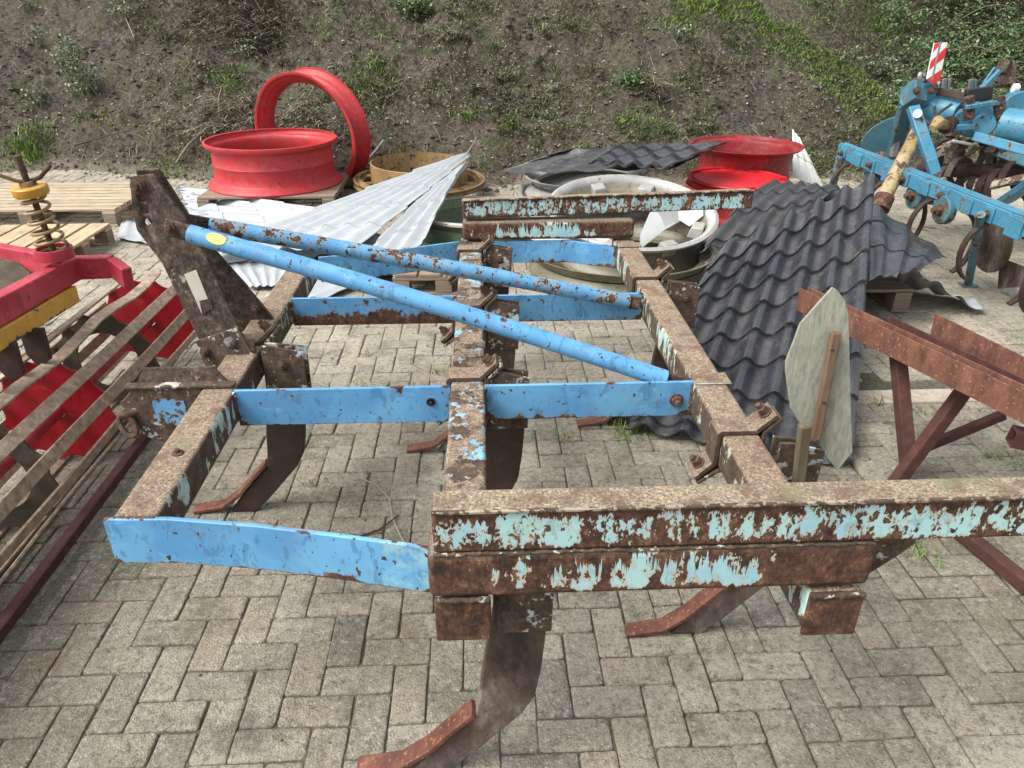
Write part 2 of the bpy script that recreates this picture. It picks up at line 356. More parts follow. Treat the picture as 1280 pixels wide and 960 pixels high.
# ================================================================== SETTING
# pavement of herringbone bricks
def pavement():
    import array
    W=.0955; L=.191; gap=.0019
    vs=[];fs=[];col=[]
    rn=random.Random(5)
    def brick(cx,cy,lx,ly):
        hx=lx/2-gap*rn.uniform(.5,1.3); hy=ly/2-gap*rn.uniform(.5,1.3)
        ang=rn.gauss(0,.010); dz=rn.gauss(0,.0016)+.004*mn.noise(V((cx*.8,cy*.8,0))); tx=rn.gauss(0,.012); ty=rn.gauss(0,.010); ox=rn.gauss(0,.0012); oy=rn.gauss(0,.0012)
        base=[]
        cr=.0075
        for sx,sy in((-1,-1),(1,-1),(1,1),(-1,1)):
            c2=cr*rn.uniform(.5,2.0)
            pts=[(sx*hx,sy*(hy-c2)),(sx*(hx-c2*.3),sy*(hy-c2*.3)),(sx*(hx-c2),sy*hy)]
            if sx*sy>0: pts=pts
            else: pts=pts[::-1]
            base+=pts
        # mid-edge points
        out=[]
        for i in range(12):
            out.append(base[i])
            if i%3==2:
                nx=base[(i+1)%12]; mx=((base[i][0]+nx[0])/2*(1),(base[i][1]+nx[1])/2)
                pv=base[i]
                for w_ in(.2,.4,.6,.8):
                    k=1-abs(rn.gauss(0,.013))*min(1,.105/max(abs(pv[0]),.02)*.6); out.append(((pv[0]*(1-w_)+nx[0]*w_)*k,(pv[1]*(1-w_)+nx[1]*w_)*k))
        N=len(out)
        ca,sa=math.cos(ang),math.sin(ang); o=len(vs)
        val=rn.random()
        for ins,z in((0,-.04),(0,-.0045),(.0016,-.0014),(.0045,-.0003),(.016,.0)):
            for (x,y) in out:
                r=math.hypot(x,y); jj=rn.uniform(-.0009,.0009) if z>-.03 else 0
                x2=x-ins*(x/hx if abs(x)/hx>.0 else 0)*1.0; y2=y-ins*(y/hy)
                zz=z+dz+tx*x2+ty*y2+jj*.8
                vs.append((cx+ox+x2*ca-y2*sa,cy+oy+x2*sa+y2*ca,zz)); col.append(val)
        for k in range(4):
            for i in range(N): fs.append((o+k*N+i,o+k*N+(i+1)%N,o+(k+1)*N+(i+1)%N,o+(k+1)*N+i))
        fs.append(tuple(o+4*N+i for i in range(N)))
    X0,X1,Y0,Y1=-8.0,8.5,-1.2,8.25
    nx=int((X1-X0)/W)+4; ny=int((Y1-Y0)/W)+4
    # herringbone on unit cells: brick type by (i-j) mod 4
    for j in range(-2,ny):
        for i in range(-2,nx):
            k=(i-j)%4
            x=X0+i*W; y=Y0+j*W
            if x>X1 or y>Y1+.12*math.sin(x*1.3)+.1*math.sin(x*3.1+1): continue
            if abs(y-2.93)<.10 and x>1.35: continue
            if k==0: brick(x+W,y+W/2,L,W)
            elif k==3: brick(x+W/2,y+W,W,L)   # vertical occupying (i,j),(i,j+1)
    me=bpy.data.meshes.new('pavement'); me.from_pydata(vs,[],fs); me.update()
    me.polygons.foreach_set('use_smooth',[True]*len(me.polygons)); me.set_sharp_from_angle(angle=R(60))
    a=me.attributes.new('val','FLOAT','POINT'); a.data.foreach_set('value',col)
    o=bpy.data.objects.new('pavement',me); C.objects.link(o)
    n=NT('worn concrete pavers',.88,spec=.3); v=n.attr('val')
    c=n.ramp(v,[(0,(.34,.308,.245)),(.25,(.42,.385,.31)),(.5,(.37,.340,.272)),(.72,(.47,.43,.345)),(.93,(.44,.37,.29)),(1,(.24,.225,.19))])
    big=n.noise(n.obj,.75,5,.6); mid=n.noise(n.obj,5,6,.7); fine=n.noise(n.obj,110,5,.9); fine2=n.voro(n.obj,170)
    g=n.sep(n.obj)
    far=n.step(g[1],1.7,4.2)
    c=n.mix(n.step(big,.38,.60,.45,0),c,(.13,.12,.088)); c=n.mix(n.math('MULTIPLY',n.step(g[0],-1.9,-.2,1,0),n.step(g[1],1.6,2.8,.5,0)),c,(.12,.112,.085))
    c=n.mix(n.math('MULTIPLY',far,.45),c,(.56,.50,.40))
    c=n.mix(n.step(mid,.45,.68,0,.62),c,(.135,.122,.088))
    md2=n.noise(n.mapv(n.obj,(1,1,1),(2,9,4)),42,6,.85)
    c=n.mix(n.step(md2,.36,.50,.75,0),c,(.085,.080,.062)); c=n.mix(n.step(md2,.53,.64,0,.6),c,(.56,.52,.43))
    c=n.mix(n.step(fine,.36,.48,.7,0),c,(.075,.070,.055))
    c=n.mix(n.step(fine,.56,.70,0,.75),c,(.50,.47,.40))
    c=n.mix(n.step(n.noise(n.mapv(n.obj,(1,1,1),(7,7,7)),120,3,.6),.64,.70,0,.8),c,(.62,.59,.52))
    ms=n.math('MULTIPLY',n.step(n.noise(n.mapv(n.obj,(1,1,1),(3,1,0)),2.6,6,.7),.50,.66),.45)
    c=n.mix(n.math('MULTIPLY',ms,.5),c,(.15,.15,.085))
    oil=n.noise(n.mapv(n.obj,(1,1,1),(11,3,0)),1.9,5,.62)
    c=n.mix(n.step(oil,.60,.70,0,.55),c,(.075,.068,.056)); c=n.mix(n.step(n.noise(n.mapv(n.obj,(1,1,1),(1,8,0)),3.3,5,.6),.64,.72,0,.4),c,(.22,.13,.08))
    n.bump(n.math('ADD',n.math('ADD',n.math('MULTIPLY',fine,1.2),n.math('MULTIPLY',md2,1.6)),n.math('MULTIPLY',fine2,.9)),.0045)
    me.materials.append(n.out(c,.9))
    tag(o,kind='structure')
pavement()
n=NT('joint sand and moss',.95); f=n.noise(n.obj,60,6,.7); f2=n.noise(n.obj,2.5,5,.6)
c=n.ramp(f,[(.3,(.035,.030,.022)),(.5,(.085,.075,.055)),(.7,(.17,.15,.115))]); c=n.mix(n.step(f2,.5,.62,0,.7),c,(.045,.055,.02)); n.bump(f,.004); M['joint']=n.out(c)
mb=MB(); mb.grid(lambda u,v:V((-8.3+17*u,-1.5+9.7*v,-.0068+.004*mn.noise(V((u*90,v*60,0))))),170,90)
tag(mb.build('joint_sand','joint'),kind='structure')

# soil, ground to the horizon and mound
n=NT('loose soil',.95,spec=.2); f=n.noise(n.obj,22,8,.75); f2=n.noise(n.obj,1.3,6,.65); f3=n.noise(n.obj,90,3,.6); f4=n.noise(n.mapv(n.obj,(1,1,1),(5,5,0)),3.2,7,.7)
c=n.ramp(f,[(.32,(.012,.010,.008)),(.43,(.058,.049,.039)),(.54,(.112,.096,.078)),(.68,(.23,.20,.165))])
c=n.mix(n.step(f2,.42,.62,0,.30),c,(.15,.115,.09)); c=n.mix(n.step(f4,.50,.62,0,.5),c,(.085,.105,.045))
c=n.mix(n.step(f3,.66,.72,0,.7),c,(.42,.38,.33))
gg=n.sep(n.obj)
low=n.math('MULTIPLY',n.step(n.math('ADD',gg[2],n.math('MULTIPLY',n.math('SUBTRACT',f4,.5),.25)),.02,.12,1,0),.8)
c=n.mix(low,c,(.235,.20,.16))
n.bump(n.math('ADD',f,n.math('MULTIPLY',f2,2)),.05); M['soil']=n.out(c)
def foot(x):
    t=[(-12,8.8),(-5,8.3),(-2.6,7.75),(-1,7.30),(1,7.15),(2.4,7.2),(3.4,7.45),(4.4,7.5),(6,7.4),(14,7.3)]
    if x<=t[0][0]: return t[0][1]
    for (a,b),(c2,d2) in zip(t,t[1:]):
        if x<=c2: k=(x-a)/(c2-a); k=k*k*(3-2*k); return b+(d2-b)*k
    return t[-1][1]
def sm(t): t=max(0,min(1,t)); return t*t*(3-2*t)
def moundz(x,y,rough=True):
    y0=foot(x)+.14*mn.noise(V((x*.9,0,3)))
    d=y-y0
    # main bank
    h=0 if d<=0 else (min(d*.72,2.7)+.0)*sm(d/.35) if d<3.9 else 2.7
    if d>0: h=d*.74*sm(d/.45+.15) if d*.74<2.6 else 2.6+.12*(d-3.5)
    # it ends in a shoulder descending to the right
    sh=(5.15-x)*.78+(0.05)*d
    hm=min(h,max(sh,.10*d if d>0 else 0)) if d>0 else 0
    # second heap behind, to the right
    d2=y-(10.0+.15*(x-4.5)); xx=sm((x-3.4)/1.4)
    h2=max(0,min(d2*.95,2.9))*xx if d2>0 else 0
    z=max(hm,h2) if d>0 else 0
    if d>-0.25 and rough:
        k=sm((d+.25)/.5); q=V((x,y,z))
        z+=k*(.014+.11*mn.noise(q*1.1)+.10*mn.noise(q*2.7)*(1 if d>.3 else .3)+(.062*mn.noise(q*6.3)+.040*mn.noise(q*14)+.026*mn.noise(q*29))*(.25+.75*sm(d/.4)))
    return z-.012
def axis(lo,hi,pts):
    out=[];x=lo
    while x<hi:
        out.append(x); st=pts(x); x+=st
    out.append(hi); return out
xs=axis(-60,60,lambda x:.032 if -6<x<8.5 else .25 if -9<x<12 else 4)
ys=axis(6.6,13.2,lambda y:.032 if y<11.4 else .12)+[14,15.5,18,24]
mb=MB(); 
for y in ys:
    for x in xs: mb.v.append(V((x,y,moundz(x,y) if y<23 else -.3)))
nx=len(xs)
for j in range(len(ys)-1):
    for i in range(nx-1): a=j*nx+i; mb.f.append((a,a+1,a+nx+1,a+nx))
tag(mb.build('soil_mound','soil',smooth=True,sharp=180),kind='structure')
n=NT('far field',.95); f=n.noise(n.obj,.15,6,.6); c=n.mix(n.step(f,.35,.65),(.07,.08,.035),(.16,.14,.09)); M['field']=n.out(c)
mb=MB(); mb.add([(-900,-900,-.05),(900,-900,-.05),(900,900,-.05),(-900,900,-.05)],[(0,1,2,3)])
tag(mb.build('ground','field'),kind='structure')

def hit(px,py,ymin=6.9):
    r=ray(px,py); t=ymin/r.y; 
    for _ in range(700):
        p=CAM+r*t
        if p.z<=moundz(p.x,p.y): return p
        t+=.015/r.y if r.y>.1 else .02
        if t*r.y>22: break
    return None
# concrete edging strip across the yard on the right
n=NT('pale concrete edging',.85); f=n.noise(n.obj,40,7,.7); c=n.ramp(f,[(.3,(.23,.19,.15)),(.5,(.40,.345,.275)),(.7,(.5,.44,.36))]); c=n.mix(n.step(n.noise(n.obj,4,4,.6),.5,.7,0,.5),c,(.30,.20,.15)); n.bump(f,.002); M['edging']=n.out(c)
mb=MB()
for i in range(9):
    x=1.38+i*.82; mb.bb((x,2.865,-.04),(x+.812,2.985,.014+.002*(i%2)))
tag(mb.build('kerb','edging',bevel=.006),kind='structure')

# ================================================================== CULTIVATOR
T=.63
cu=thing('tine_cultivator',(0,2.2,0),'large rusty and sky blue tine cultivator frame standing on the brick yard in the foreground','cultivator')
XL=(-.83,-.73); XM=(-.10,0.0); XR=(.62,.72)
def beam(x,y0,y1,mat):
    o=MB().bb((x[0],y0,T-.1),(x[1],y1,T)).build('toolbar',mat,cu,bevel=.010,seg=3); return o
beam(XL,1.345,3.15,'toolbar'); beam(XM,1.07,3.45,'toolbar_mid'); beam(XR,1.05,3.42,'toolbar')
# open ends of toolbar get welded caps
for x,y in((XM,1.066),(XR,1.05)):
    MB().bb((x[0]-.004,y-.010,T-.104),(x[1]+.004,y-.0005,T+.006)).build('end_cap','rusty',cu,bevel=.004)
def strut(pts,h=.115,mat='blue',t=.012,zt=T+.004,lab=None):
    p=[V((a.x,a.y,zt-h/2)) for a in pts]
    mb=MB(); s0=V((0,0,h)); mb.strip(p,s0,t); o=mb.build('cross_strut',mat,cu,bevel=.002); 
    if lab: o['label']=lab
    return o
g=lambda x,y: G(x,y,T)
strut([V((-.842,1.337,0)),V((-.70,1.332,0)),V((-.5,1.30,0)),V((-.30,1.255,0)),V((-.118,1.21,0))],.122,'blue_near',lab='bent blue plate closing the near left corner')
strut([V((XL[1],1.93,0)),V((XM[0],1.93,0))],.118,'blue'); strut([V((XM[1],1.93,0)),V((XR[0]+.03,1.93,0))],.115,'blue')
strut([V((XL[1],2.67,0)),V((XM[0],2.67,0))],.112,'blue_worn',lab='blue plate rusted along its lower half'); strut([V((XM[1],2.67,0)),V((XR[0],2.67,0))],.11,'blue')
strut([V((-.72,3.17,0)),V((-.5,3.22,0)),V((-.25,3.32,0)),V((XM[0],3.38,0))],.115,'blue')
strut([V((XM[1],3.375,0)),V((.40,3.375,0)),V((.5,3.33,0)),V((XR[0],3.27,0))],.105,'blue')
def weld(p,q,r_=.006):
    p,q=V(p),V(q); N=max(6,int((q-p).length/.006)); pts=[];rs=[]
    for i in range(N+1):
        t=i/N; pts.append(p.lerp(q,t)+V((random.gauss(0,.0009),random.gauss(0,.0009),random.gauss(0,.0009)))); rs.append(r_*random.uniform(.7,1.25))
    return MB().tube(pts,rs,8).build('weld_bead','bracket',cu,sharp=80)
for x,y in((XL[1],1.93),(XM[0],1.93),(XM[1],1.93),(XR[0],1.93),(XL[1],2.67),(XM[0],2.67),(XM[1],2.67),(XR[0],2.67),(XM[0],3.37),(XR[0],3.265)):
    weld((x,y-.008,T-.095),(x,y-.008,T-.004))
weld((XL[0]+.01,1.339,T+.001),(XL[1]-.002,1.336,T+.001),.005); weld((XM[0]-.006,1.205,T-.10),(XM[0]-.006,1.205,T),.007)
weld((XM[0]+.0,1.052,T+.006),(XM[1],1.052,T+.006),.006); weld((XR[0],1.036,T+.006),(XR[1],1.036,T+.006),.006)
weld((-.10,1.057,T+.1135),(.72,1.057,T+.1135),.0035)
# weld collars on right toolbar
for y in(1.93,3.275):
    MB().bb((XR[0]+.002,y-.02,T+.001),(XR[1]+.012,y+.05,T+.006)).build('weld_plate','toolbar',cu,bevel=.002)
MB().bb((XR[0]-.10,1.90,T-.09),(XR[0]-.035,1.922,T-.02)).build('lug','edge',cu,bevel=.003) if False else None
# bolt on the right end of middle strut, slots
bolt((.575,1.924,.575),(0,-1,0),.017,.016,cu); bolt((-.16,1.924,.585),(0,-1,0),.011,.003,cu,'black')
# end channels (stacked)
def channel(x0,x1,y0,y1,z0,z1,mat,tilt=0,rad=.012):
    t=.008
    mb=MB(); prof=[(y1,z0),(y0,z0),(y0,z1),(y1,z1)]
    # closed box section with rounded upper front edge
    mb.bb((x0,y0,z0),(x1,y1,z1)); o=mb.build('end_channel',mat,cu,bevel=rad,seg=3); return o
o=channel(-.112,.735,1.055,1.16,T+.008,T+.112,'cyan_drip2',rad=.013); o['label']='lower end channel, turquoise paint torn into vertical rust runs'
o=channel(-.100,1.26,1.060,1.125,T+.1145,T+.211,'cyan_drip',rad=.007); o['label']='upper end channel, speckled turquoise and rust'
MB().bb((-.098,1.052,T+.207),(1.26,1.0598,T+.214)).build('folded_lip','edge',cu,bevel=.002)
channel(-.088,.712,3.36,3.46,T+.012,T+.098,'cyan_drip2',rad=.015)
mb=MB(); mb.bar((-.086,3.40,T+.152),(1.275,3.455,T+.172),.06,.082); mb.build('end_channel','cyan_drip',cu,bevel=.006)
mb=MB(); mb.bar((-.086,3.368,T+.196),(1.275,3.423,T+.216),.010,.006); mb.build('folded_lip','edge',cu,bevel=.001)
# slanted bracket piece under near channel on the right
mb=MB(); mb.prism([P(1080,668,1.17),P(1152,666,1.17),P(1150,676,1.17),P(1120,697,1.17),P(1080,722,1.17)],(0,.045,0)); mb.build('gusset','bracket',cu,bevel=.003)
# tine assemblies
def tine(xr,y,share=True,strap=True,mat='tine',zb=T,brk='bracket',shanky=None,bsize=.135):
    yy=y; sy=shanky if shanky else y-.005
    w=.072
    # U strap over the toolbar
    x0=xr-.1
    path=[(x0-.058,yy,T-.135),(x0-.010,yy,T-.088),(x0-.008,yy,T+.002),(x0-.002,yy,T+.008),(xr-.012,yy,T+.008),(xr+.038,yy,T+.056)]
    if strap: st=MB().strip(path,(0,w,0),.013).build('clamp_strap','strap',cu,bevel=.003)
    bd=V((-1,0,1)).normalized()
    if strap: bolt(V((xr+.018,yy,T+.048)),bd,.015,.024,cu); bolt(V((x0-.040,yy,T-.108)),bd,.015,.022,cu)
    # counter flange
    if strap: MB().strip([(xr+.052,yy,T+.048),(xr+.012,yy,T+.006),(xr+.008,yy,T-.09),(x0+.0,yy,T-.112),(x0-.05,yy,T-.150)],(0,w,0),.012).build('clamp_back',brk,cu,bevel=.003)
    by=sy-.024
    mb=MB(); mb.prism([V((xr+.016,by,T+.030)),V((xr+.05,by,T+.028)),V((xr+bsize,by,T+.004)),V((xr+bsize-.004,by,T-.17)),V((xr+.016,by,T-.17))],(0,.010,0))
    mb.prism([V((xr+.018,by+.048,T+.02)),V((xr+bsize,by+.048,T+.004)),V((xr+bsize-.004,by+.048,T-.17)),V((xr+.018,by+.048,T-.17))],(0,.010,0))
    mb.build('tine_bracket',brk,cu,bevel=.002)
    bolt((xr+.078,by,T-.035),(0,-1,0),.014,.014,cu)
    o=xr+.012
    pr=[(.0,.60),(.110,.60),(.113,.50),(.100,.33),(.088,.25),(.060,.195),(-.058,.058),(-.115,.002),(-.205,.002),(-.145,.080),(-.048,.190),(-.038,.25),(-.030,.33),(-.004,.50)]
    if not share: pr=[(.0,.60),(.110,.60),(.113,.50),(.104,.36),(.092,.27),(.055,.18),(.0,.16),(-.034,.24),(-.026,.34),(-.004,.50)]
    sh=MB().prism([V((o+a,sy-.014,b)) for a,b in pr],(0,.032,0)).build('tine_shank',mat,cu,bevel=.004)
    if share:
        MB().strip([(o-.052,sy,.202),(o-.105,sy,.145),(o-.160,sy,.080),(o-.225,sy,.028),(o-.335,sy,.009)],(0,.048,0),.014).build('tine_share','share',sh,bevel=.003)
tine(0,3.255,share=False,mat='tine_dark'); tine(0,2.575,mat='tine',brk='bracket'); tine(0,1.995,share=False,mat='tine_dark')
tine(0,1.165,mat='tine',strap=False)
tine(.72,2.86,mat='tine_dark',shanky=2.74); tine(.72,1.66,mat='tine',shanky=1.56)
tine(-.73,2.28,mat='tine_dark',shanky=2.20,bsize=.15)
# lower link lug with shackle at left
lug=MB().prism([V((-1.075,1.95,.585)),V((-1.03,1.95,.632)),V((-.83,1.95,.632)),V((-.83,1.95,.45)),V((-.97,1.95,.445)),V((-1.03,1.95,.47))],(0,.016,0)).build('link_lug','bracket',cu,bevel=.003)
MB().bb((-1.05,1.943,.634),(-.735,1.975,.642)).build('lug_flange','bracket',cu,bevel=.002)
MB().prism([V((-1.03,1.978,.634)),V((-.76,1.978,.634)),V((-.80,1.990,.680)),V((-1.00,1.990,.680))],(0,.010,0)).build('lug_web','mast',cu,bevel=.002)
# patch of blue paint left on lug
M['patchblue']=flaky('last patch of blue',BLUE,BLUE2,.45,16,ends=.12,bot=.1,top=.1)
MB().prism([V((-.985,1.9485,.60)),V((-.95,1.9485,.628)),V((-.93,1.9485,.60)),V((-.885,1.9485,.59)),V((-.89,1.9485,.53)),V((-.91,1.9485,.50)),V((-.975,1.9485,.515))],(0,.001,0)).build('paint_remnant','patchblue',lug)
def ringpath(c,a,b,u,v,n=20): return [V(c)+V(u)*a*math.cos(2*math.pi*i/n)+V(v)*b*math.sin(2*math.pi*i/n) for i in range(n+1)]
cp=P(160,532,1.93)
MB().tube(ringpath(cp,.035,.018,V((.5,-.3,-.8)).normalized(),V((.8,.3,.4)).normalized()),.0085,8,False).build('shackle','bolt',lug)
MB().tube([cp+V((-.02,.0,.03)),cp+V((.03,.03,.035))],.011,10).build('shackle_pin','bolt',lug)
bolt((-.775,1.60,T),(0,0,1),.012,.004,cu)
# three point mast
n1=V((0,1,-.13)); p1=V((0,2.195,T)); n2=V((0,1,.22)); p2=V((0,2.47,T))
def pplate(name,pts,p0,nn,t,mat,off=0,parent=cu,bev=.002):
    nn=nn.normalized(); ps=[PL(a,b,V(p0)+nn*off,nn) for a,b in pts]
    return MB().prism(ps,nn*t).build(name,mat,parent,bevel=bev)
m2=pplate('mast_plate',[(170,213),(198,212),(233,266),(265,310),(303,353),(343,401),(347,412),(303,415),(262,380),(215,318),(176,262)],p2,n2,.014,'mast')
m1=pplate('mast_plate',[(162,221),(191,217),(203,235),(232,272),(262,330),(286,385),(318,450),(270,463),(246,420),(203,330),(171,288),(165,262)],p1,n1,.014,'mast')
nn=n1.normalized()
punch(m1,[(PL(a,b,p1,n1)-nn*.05,PL(a,b,p1,n1)+nn*.05,r) for a,b,r in((178,247,.013),(181,262,.013),(184.5,278,.013))])
pb=pplate('mast_foot',[(243,427),(297,409),(319,449),(330,466),(262,470)],p1,n1,.010,'bracket',off=-.014)
for a,b,m_ in((259,438,'bolt'),(290,426,'steelgrey')): bolt(PL(a,b,p1,n1)-nn*.015,-nn,.014,.014,cu,m_)
bolt(PL(173,233,p1,n1)-nn*.001,-nn,.019,.016,cu); 
pplate('grease_smudge',[(249,376),(263,373),(266,385),(253,394)],p1,n1,.0012,'mast',off=-.0042,bev=0)
pplate('faded_label',[(230,343),(245,337),(264,384),(252,392)],p1,n1,.0015,'label',off=-.0022,bev=0)
MB().tube([PL(173,233,p1,n1),PL(181,230,p2,n2)],.016,12).build('mast_pin','bolt',cu)
MB().bb((-.90,2.19,T-.0),(-.735,2.20,T+.05)).build('mast_foot','bracket',cu,bevel=.002)
bolt(PL(320,384,p2,n2)-n2.normalized()*.001,-n2,.016,.016,cu)
# the slanting brace tubes
def brace(a,b,mat,sag=.012,tip=.06):
    a,b=V(a),V(b); N=14; pts=[a.lerp(b,i/N)+V((0,0,sag*math.sin(math.pi*i/N))) for i in range(N+1)]
    t=MB().tube(pts,.0275,24).build('brace_tube',mat,cu,bevel=.002)
    d=(b-a).normalized()
    MB().bar(a-d*.075+V((0,0,0)),a+d*.03,.012,.052).build('brace_end','mast',t,bevel=.004)
    MB().bar(b-d*.02,b+d*.05,.012,.050).build('brace_end','bracket',t,bevel=.004)
    return t,pts
A1=P(237,292,2.165); B1=P(832,474,1.955)
t1,pp=brace(A1,B1,'blue_tube')
A2=P(262,282,2.43); B2=P(785,377,2.64)
t2,_=brace(A2,B2,'blue_tube_worn',.006)
bolt(P(214,283,2.175),(0,-1,.1),.017,.018,cu); bolt(P(796,380,2.62),(0,-1,.0),.016,.012,cu)
# yellow sticker wrapped on tube
dd=(B1-A1).normalized(); sd=dd.cross(V((0,0,1))).normalized(); uu=sd.cross(dd).normalized(); cc=PL(277,296,A1,(0,1,0))
k0=(cc-A1).dot(dd); axp=A1+dd*k0+V((0,0,.012*math.sin(math.pi*k0/(B1-A1).length)))
tc=(CAM-axp); th0=math.atan2(tc.dot(uu),tc.dot(sd))+.25
mb=MB(); c0=len(mb.v)
def stk(u,v):
    r=v; a=2*math.pi*u; lx=.029*r*math.cos(a); ly=.62*r*math.sin(a)
    return axp+dd*lx+(sd*math.cos(th0+ly)+uu*math.sin(th0+ly))*.0288
mb.grid(stk,24,5).build('round_sticker','yellow_dot',t1)

# plate with stake held in the right-hand clamp
pn=V((.10,1,-.10)); p0=V((.95,1.80,.7))
sp=thing('cement_board',PL(1045,585,p0,pn),'pointed grey cement board standing against the right toolbar beside the black tile sheet','board')
pts=[(1041,359),(1047,363),(1056,375),(1061,392),(1063,470),(1066,565),(1047,589),(1034,572),(1020,548),(1000,530),(988,510),(982,465),(982,452),(990,432),(1000,405),(1021,381)]
pplate('board',pts,p0,pn,.009,'cement',parent=sp)
a=PL(1041,412,p0,pn)-pn*.022; b=PL(1016,545,p0,pn)-pn*.022; c2=PL(1003,600,p0,pn)-pn*.03
mb=MB(); mb.bar(a,b,.026,.022,(0,1,0)); mb.build('stake','stakewood',sp,bevel=.004)
mb=MB(); mb.bar(PL(1016,535,p0,pn)-pn*.005,PL(1004,600,p0,pn)-pn*.005,.016,.014,(0,1,0)); mb.build('stake_foot','orange_rust',sp,bevel=.003)
q0=P(1006,531,1.50); q1=P(999,603,1.50)
mb=MB(); mb.bar(q0,q1+V((0,0,-.02)),.028,.024,(0,1,0)); mb.build('mossy_block','mosswood',sp,bevel=.004)
for a_,b_ in((1036,432),(1026,497)): MB().tube([PL(a_-3,b_,p0,pn)-pn*.034,PL(a_+1,b_,p0,pn)-pn*.034],.003,6).build('nail','darkhole',sp)

# ================================================================== STEEL TRESTLE (right)
tr=thing('steel_trestle',(1.64,2.28,0),'rust brown steel trestle with parallel sloping channel rails at the right edge','trestle')
def rail(a,b,mat,h=.085,w=.06,side=1,name='rail'):
    return MB().angle(a,b,w,h,.006,side).build(name,mat,tr,bevel=.002)
def uch(p,q,h,w,t,mat,hb=None,name='rail'):
    p,q=V(p),V(q); d=(q-p).normalized(); sx=d.cross(V((0,0,1))).normalized(); sx=-sx if sx.y<0 else sx; u=V((0,0,1)); hb=hb or h
    mb=MB(); mb.bar(p-u*h/2,q-u*h/2,t,h); mb.bar(p+sx*w-u*hb/2,q+sx*w-u*hb/2,t,hb); mb.bar(p+sx*w/2-u*(min(h,hb)-t/2-.001),q+sx*w/2-u*(min(h,hb)-t/2-.001),w-t-.001,t)
    return mb.build(name,mat,tr,bevel=.0015)
a=P(1000,360,2.92); b=P(1280,490,1.98); dr=(b-a); b=a+dr*1.6
uch(a,b,.098,.045,.006,'orange_rust',.060)
a2=P(1113,395,2.74); b2=a2+(P(1280,474,2.1)-a2)*1.6
MB().bar(a2-V((0,0,.022)),b2-V((0,0,.022)),.006,.044).build('rail','maroon',tr,bevel=.0015)
a3=P(1170,392,2.72); 
b3=a3+(P(1280,446,2.25)-a3)*1.9; MB().bar(a3-V((0,0,.042)),b3-V((0,0,.042)),.007,.084).build('rail','orange_rust',tr,bevel=.0015)
MB().bar(a3+V((-.03,-.02,-.083)),b3+V((-.03,-.02,-.083)),.06,.006).build('rail_web','maroon',tr,bevel=.001)
def post(p,q,w=.045,name='leg'): return MB().bar(p,q,w,w,(0,1,0)).build(name,'maroon',tr,bevel=.004)
nd=V((1.60,2.275,.075))
post(P(1122,440,2.52),nd,.048)
post(P(1205,488,2.30),V((1.54,2.24,.0)),.045); 
post(P(1255,518,2.33),nd+V((.03,.04,.03)),.032,'brace')
post(V((1.56,2.20,.03)),V((1.74,1.35,.03)),.045,'foot_bar')
q=P(1264,545,1.98); d=V((.93,-.30,-.10)).normalized(); sx=d.cross(V((0,0,1))).normalized(); u=sx.cross(d)
mb=MB(); e=q+d*.4
for o_,ww,hh in((sx*.026,.005,.057),(-sx*.026,.005,.057),(u*.026,.0468,.005),(-u*.026,.0468,.005)): mb.bar(q+o_,e+o_,ww,hh)
mb.build('cross_tube','maroon',tr,bevel=.001)

# ================================================================== CAGE ROLLER (left)
ro=thing('cage_roller_harrow',(-1.42,2.3,0),'red framed harrow with a rusty slatted cage roller and coil spring at the left edge','harrow')
RX,RZ,RR=-1.645,.235,.228
Y0,Y1=1.10,3.50
nsl=12; a0=R(75)
for k in range(nsl):
    th=a0+2*math.pi*k/nsl; pts=[]; bent=(k==0)
    for i in range(17):
        y=Y0+(Y1-Y0)*i/16; wob=.010*math.sin(i*1.5+2) if bent else .003*math.sin(i*.8+k*3)
        tw=th+.04*(Y1-y)+(.03*math.sin(i*1.1+1) if bent else .004*math.sin(i*.6+k))
        r2=RR+wob; pts.append(V((RX+r2*math.cos(tw),y,RZ+r2*math.sin(tw))))
    side=V((-math.sin(th),0,math.cos(th)))*.046
    MB().strip(pts,side,.010).build('roller_slat','slat',ro,bevel=.002)
def disc(y,r,ri,mat,lob=12):
    mb=MB(); N=104; vs=[]
    for yy in(y,y+.008):
        for i in range(N):
            t=2*math.pi*i/N; sc=r*(1-.10*(abs(math.sin((t-a0-.04*(Y1-y))*lob/2))**1.2)); vs.append(V((RX+sc*math.cos(t),yy,RZ+sc*math.sin(t))))
            vs.append(V((RX+ri*math.cos(t),yy,RZ+ri*math.sin(t))))
    fs=[]; B=2*N
    for i in range(N):
        j=(i+1)%N
        fs+=[(2*i,2*j,2*j+1,2*i+1),(B+2*i,B+2*i+1,B+2*j+1,B+2*j),(2*i,B+2*i,B+2*j,2*j),(2*i+1,2*j+1,B+2*j+1,B+2*i+1)]
    mb.add(vs,fs); return mb.build('roller_disc',mat,ro,bevel=0)
for y_,k_ in((3.44,1),(2.99,0),(2.54,1),(2.09,0),(1.64,1),(1.19,0)):
    o=disc(y_,.222,.03 if k_ else .13,'red_disc' if k_ else 'ringsteel'); o['label']='dark red solid disc' if k_ else 'mossy brown open ring'
MB().tube([(RX,1.12,RZ),(RX,3.56,RZ)],.026,18).build('roller_axle','red_frame',ro)
# floor scraper bar beside roller
MB().angle((-1.385,1.0,.06),(-1.385,2.75,.06),.03,.035,.006,-1).build('scraper_bar','maroon',ro,bevel=.002)
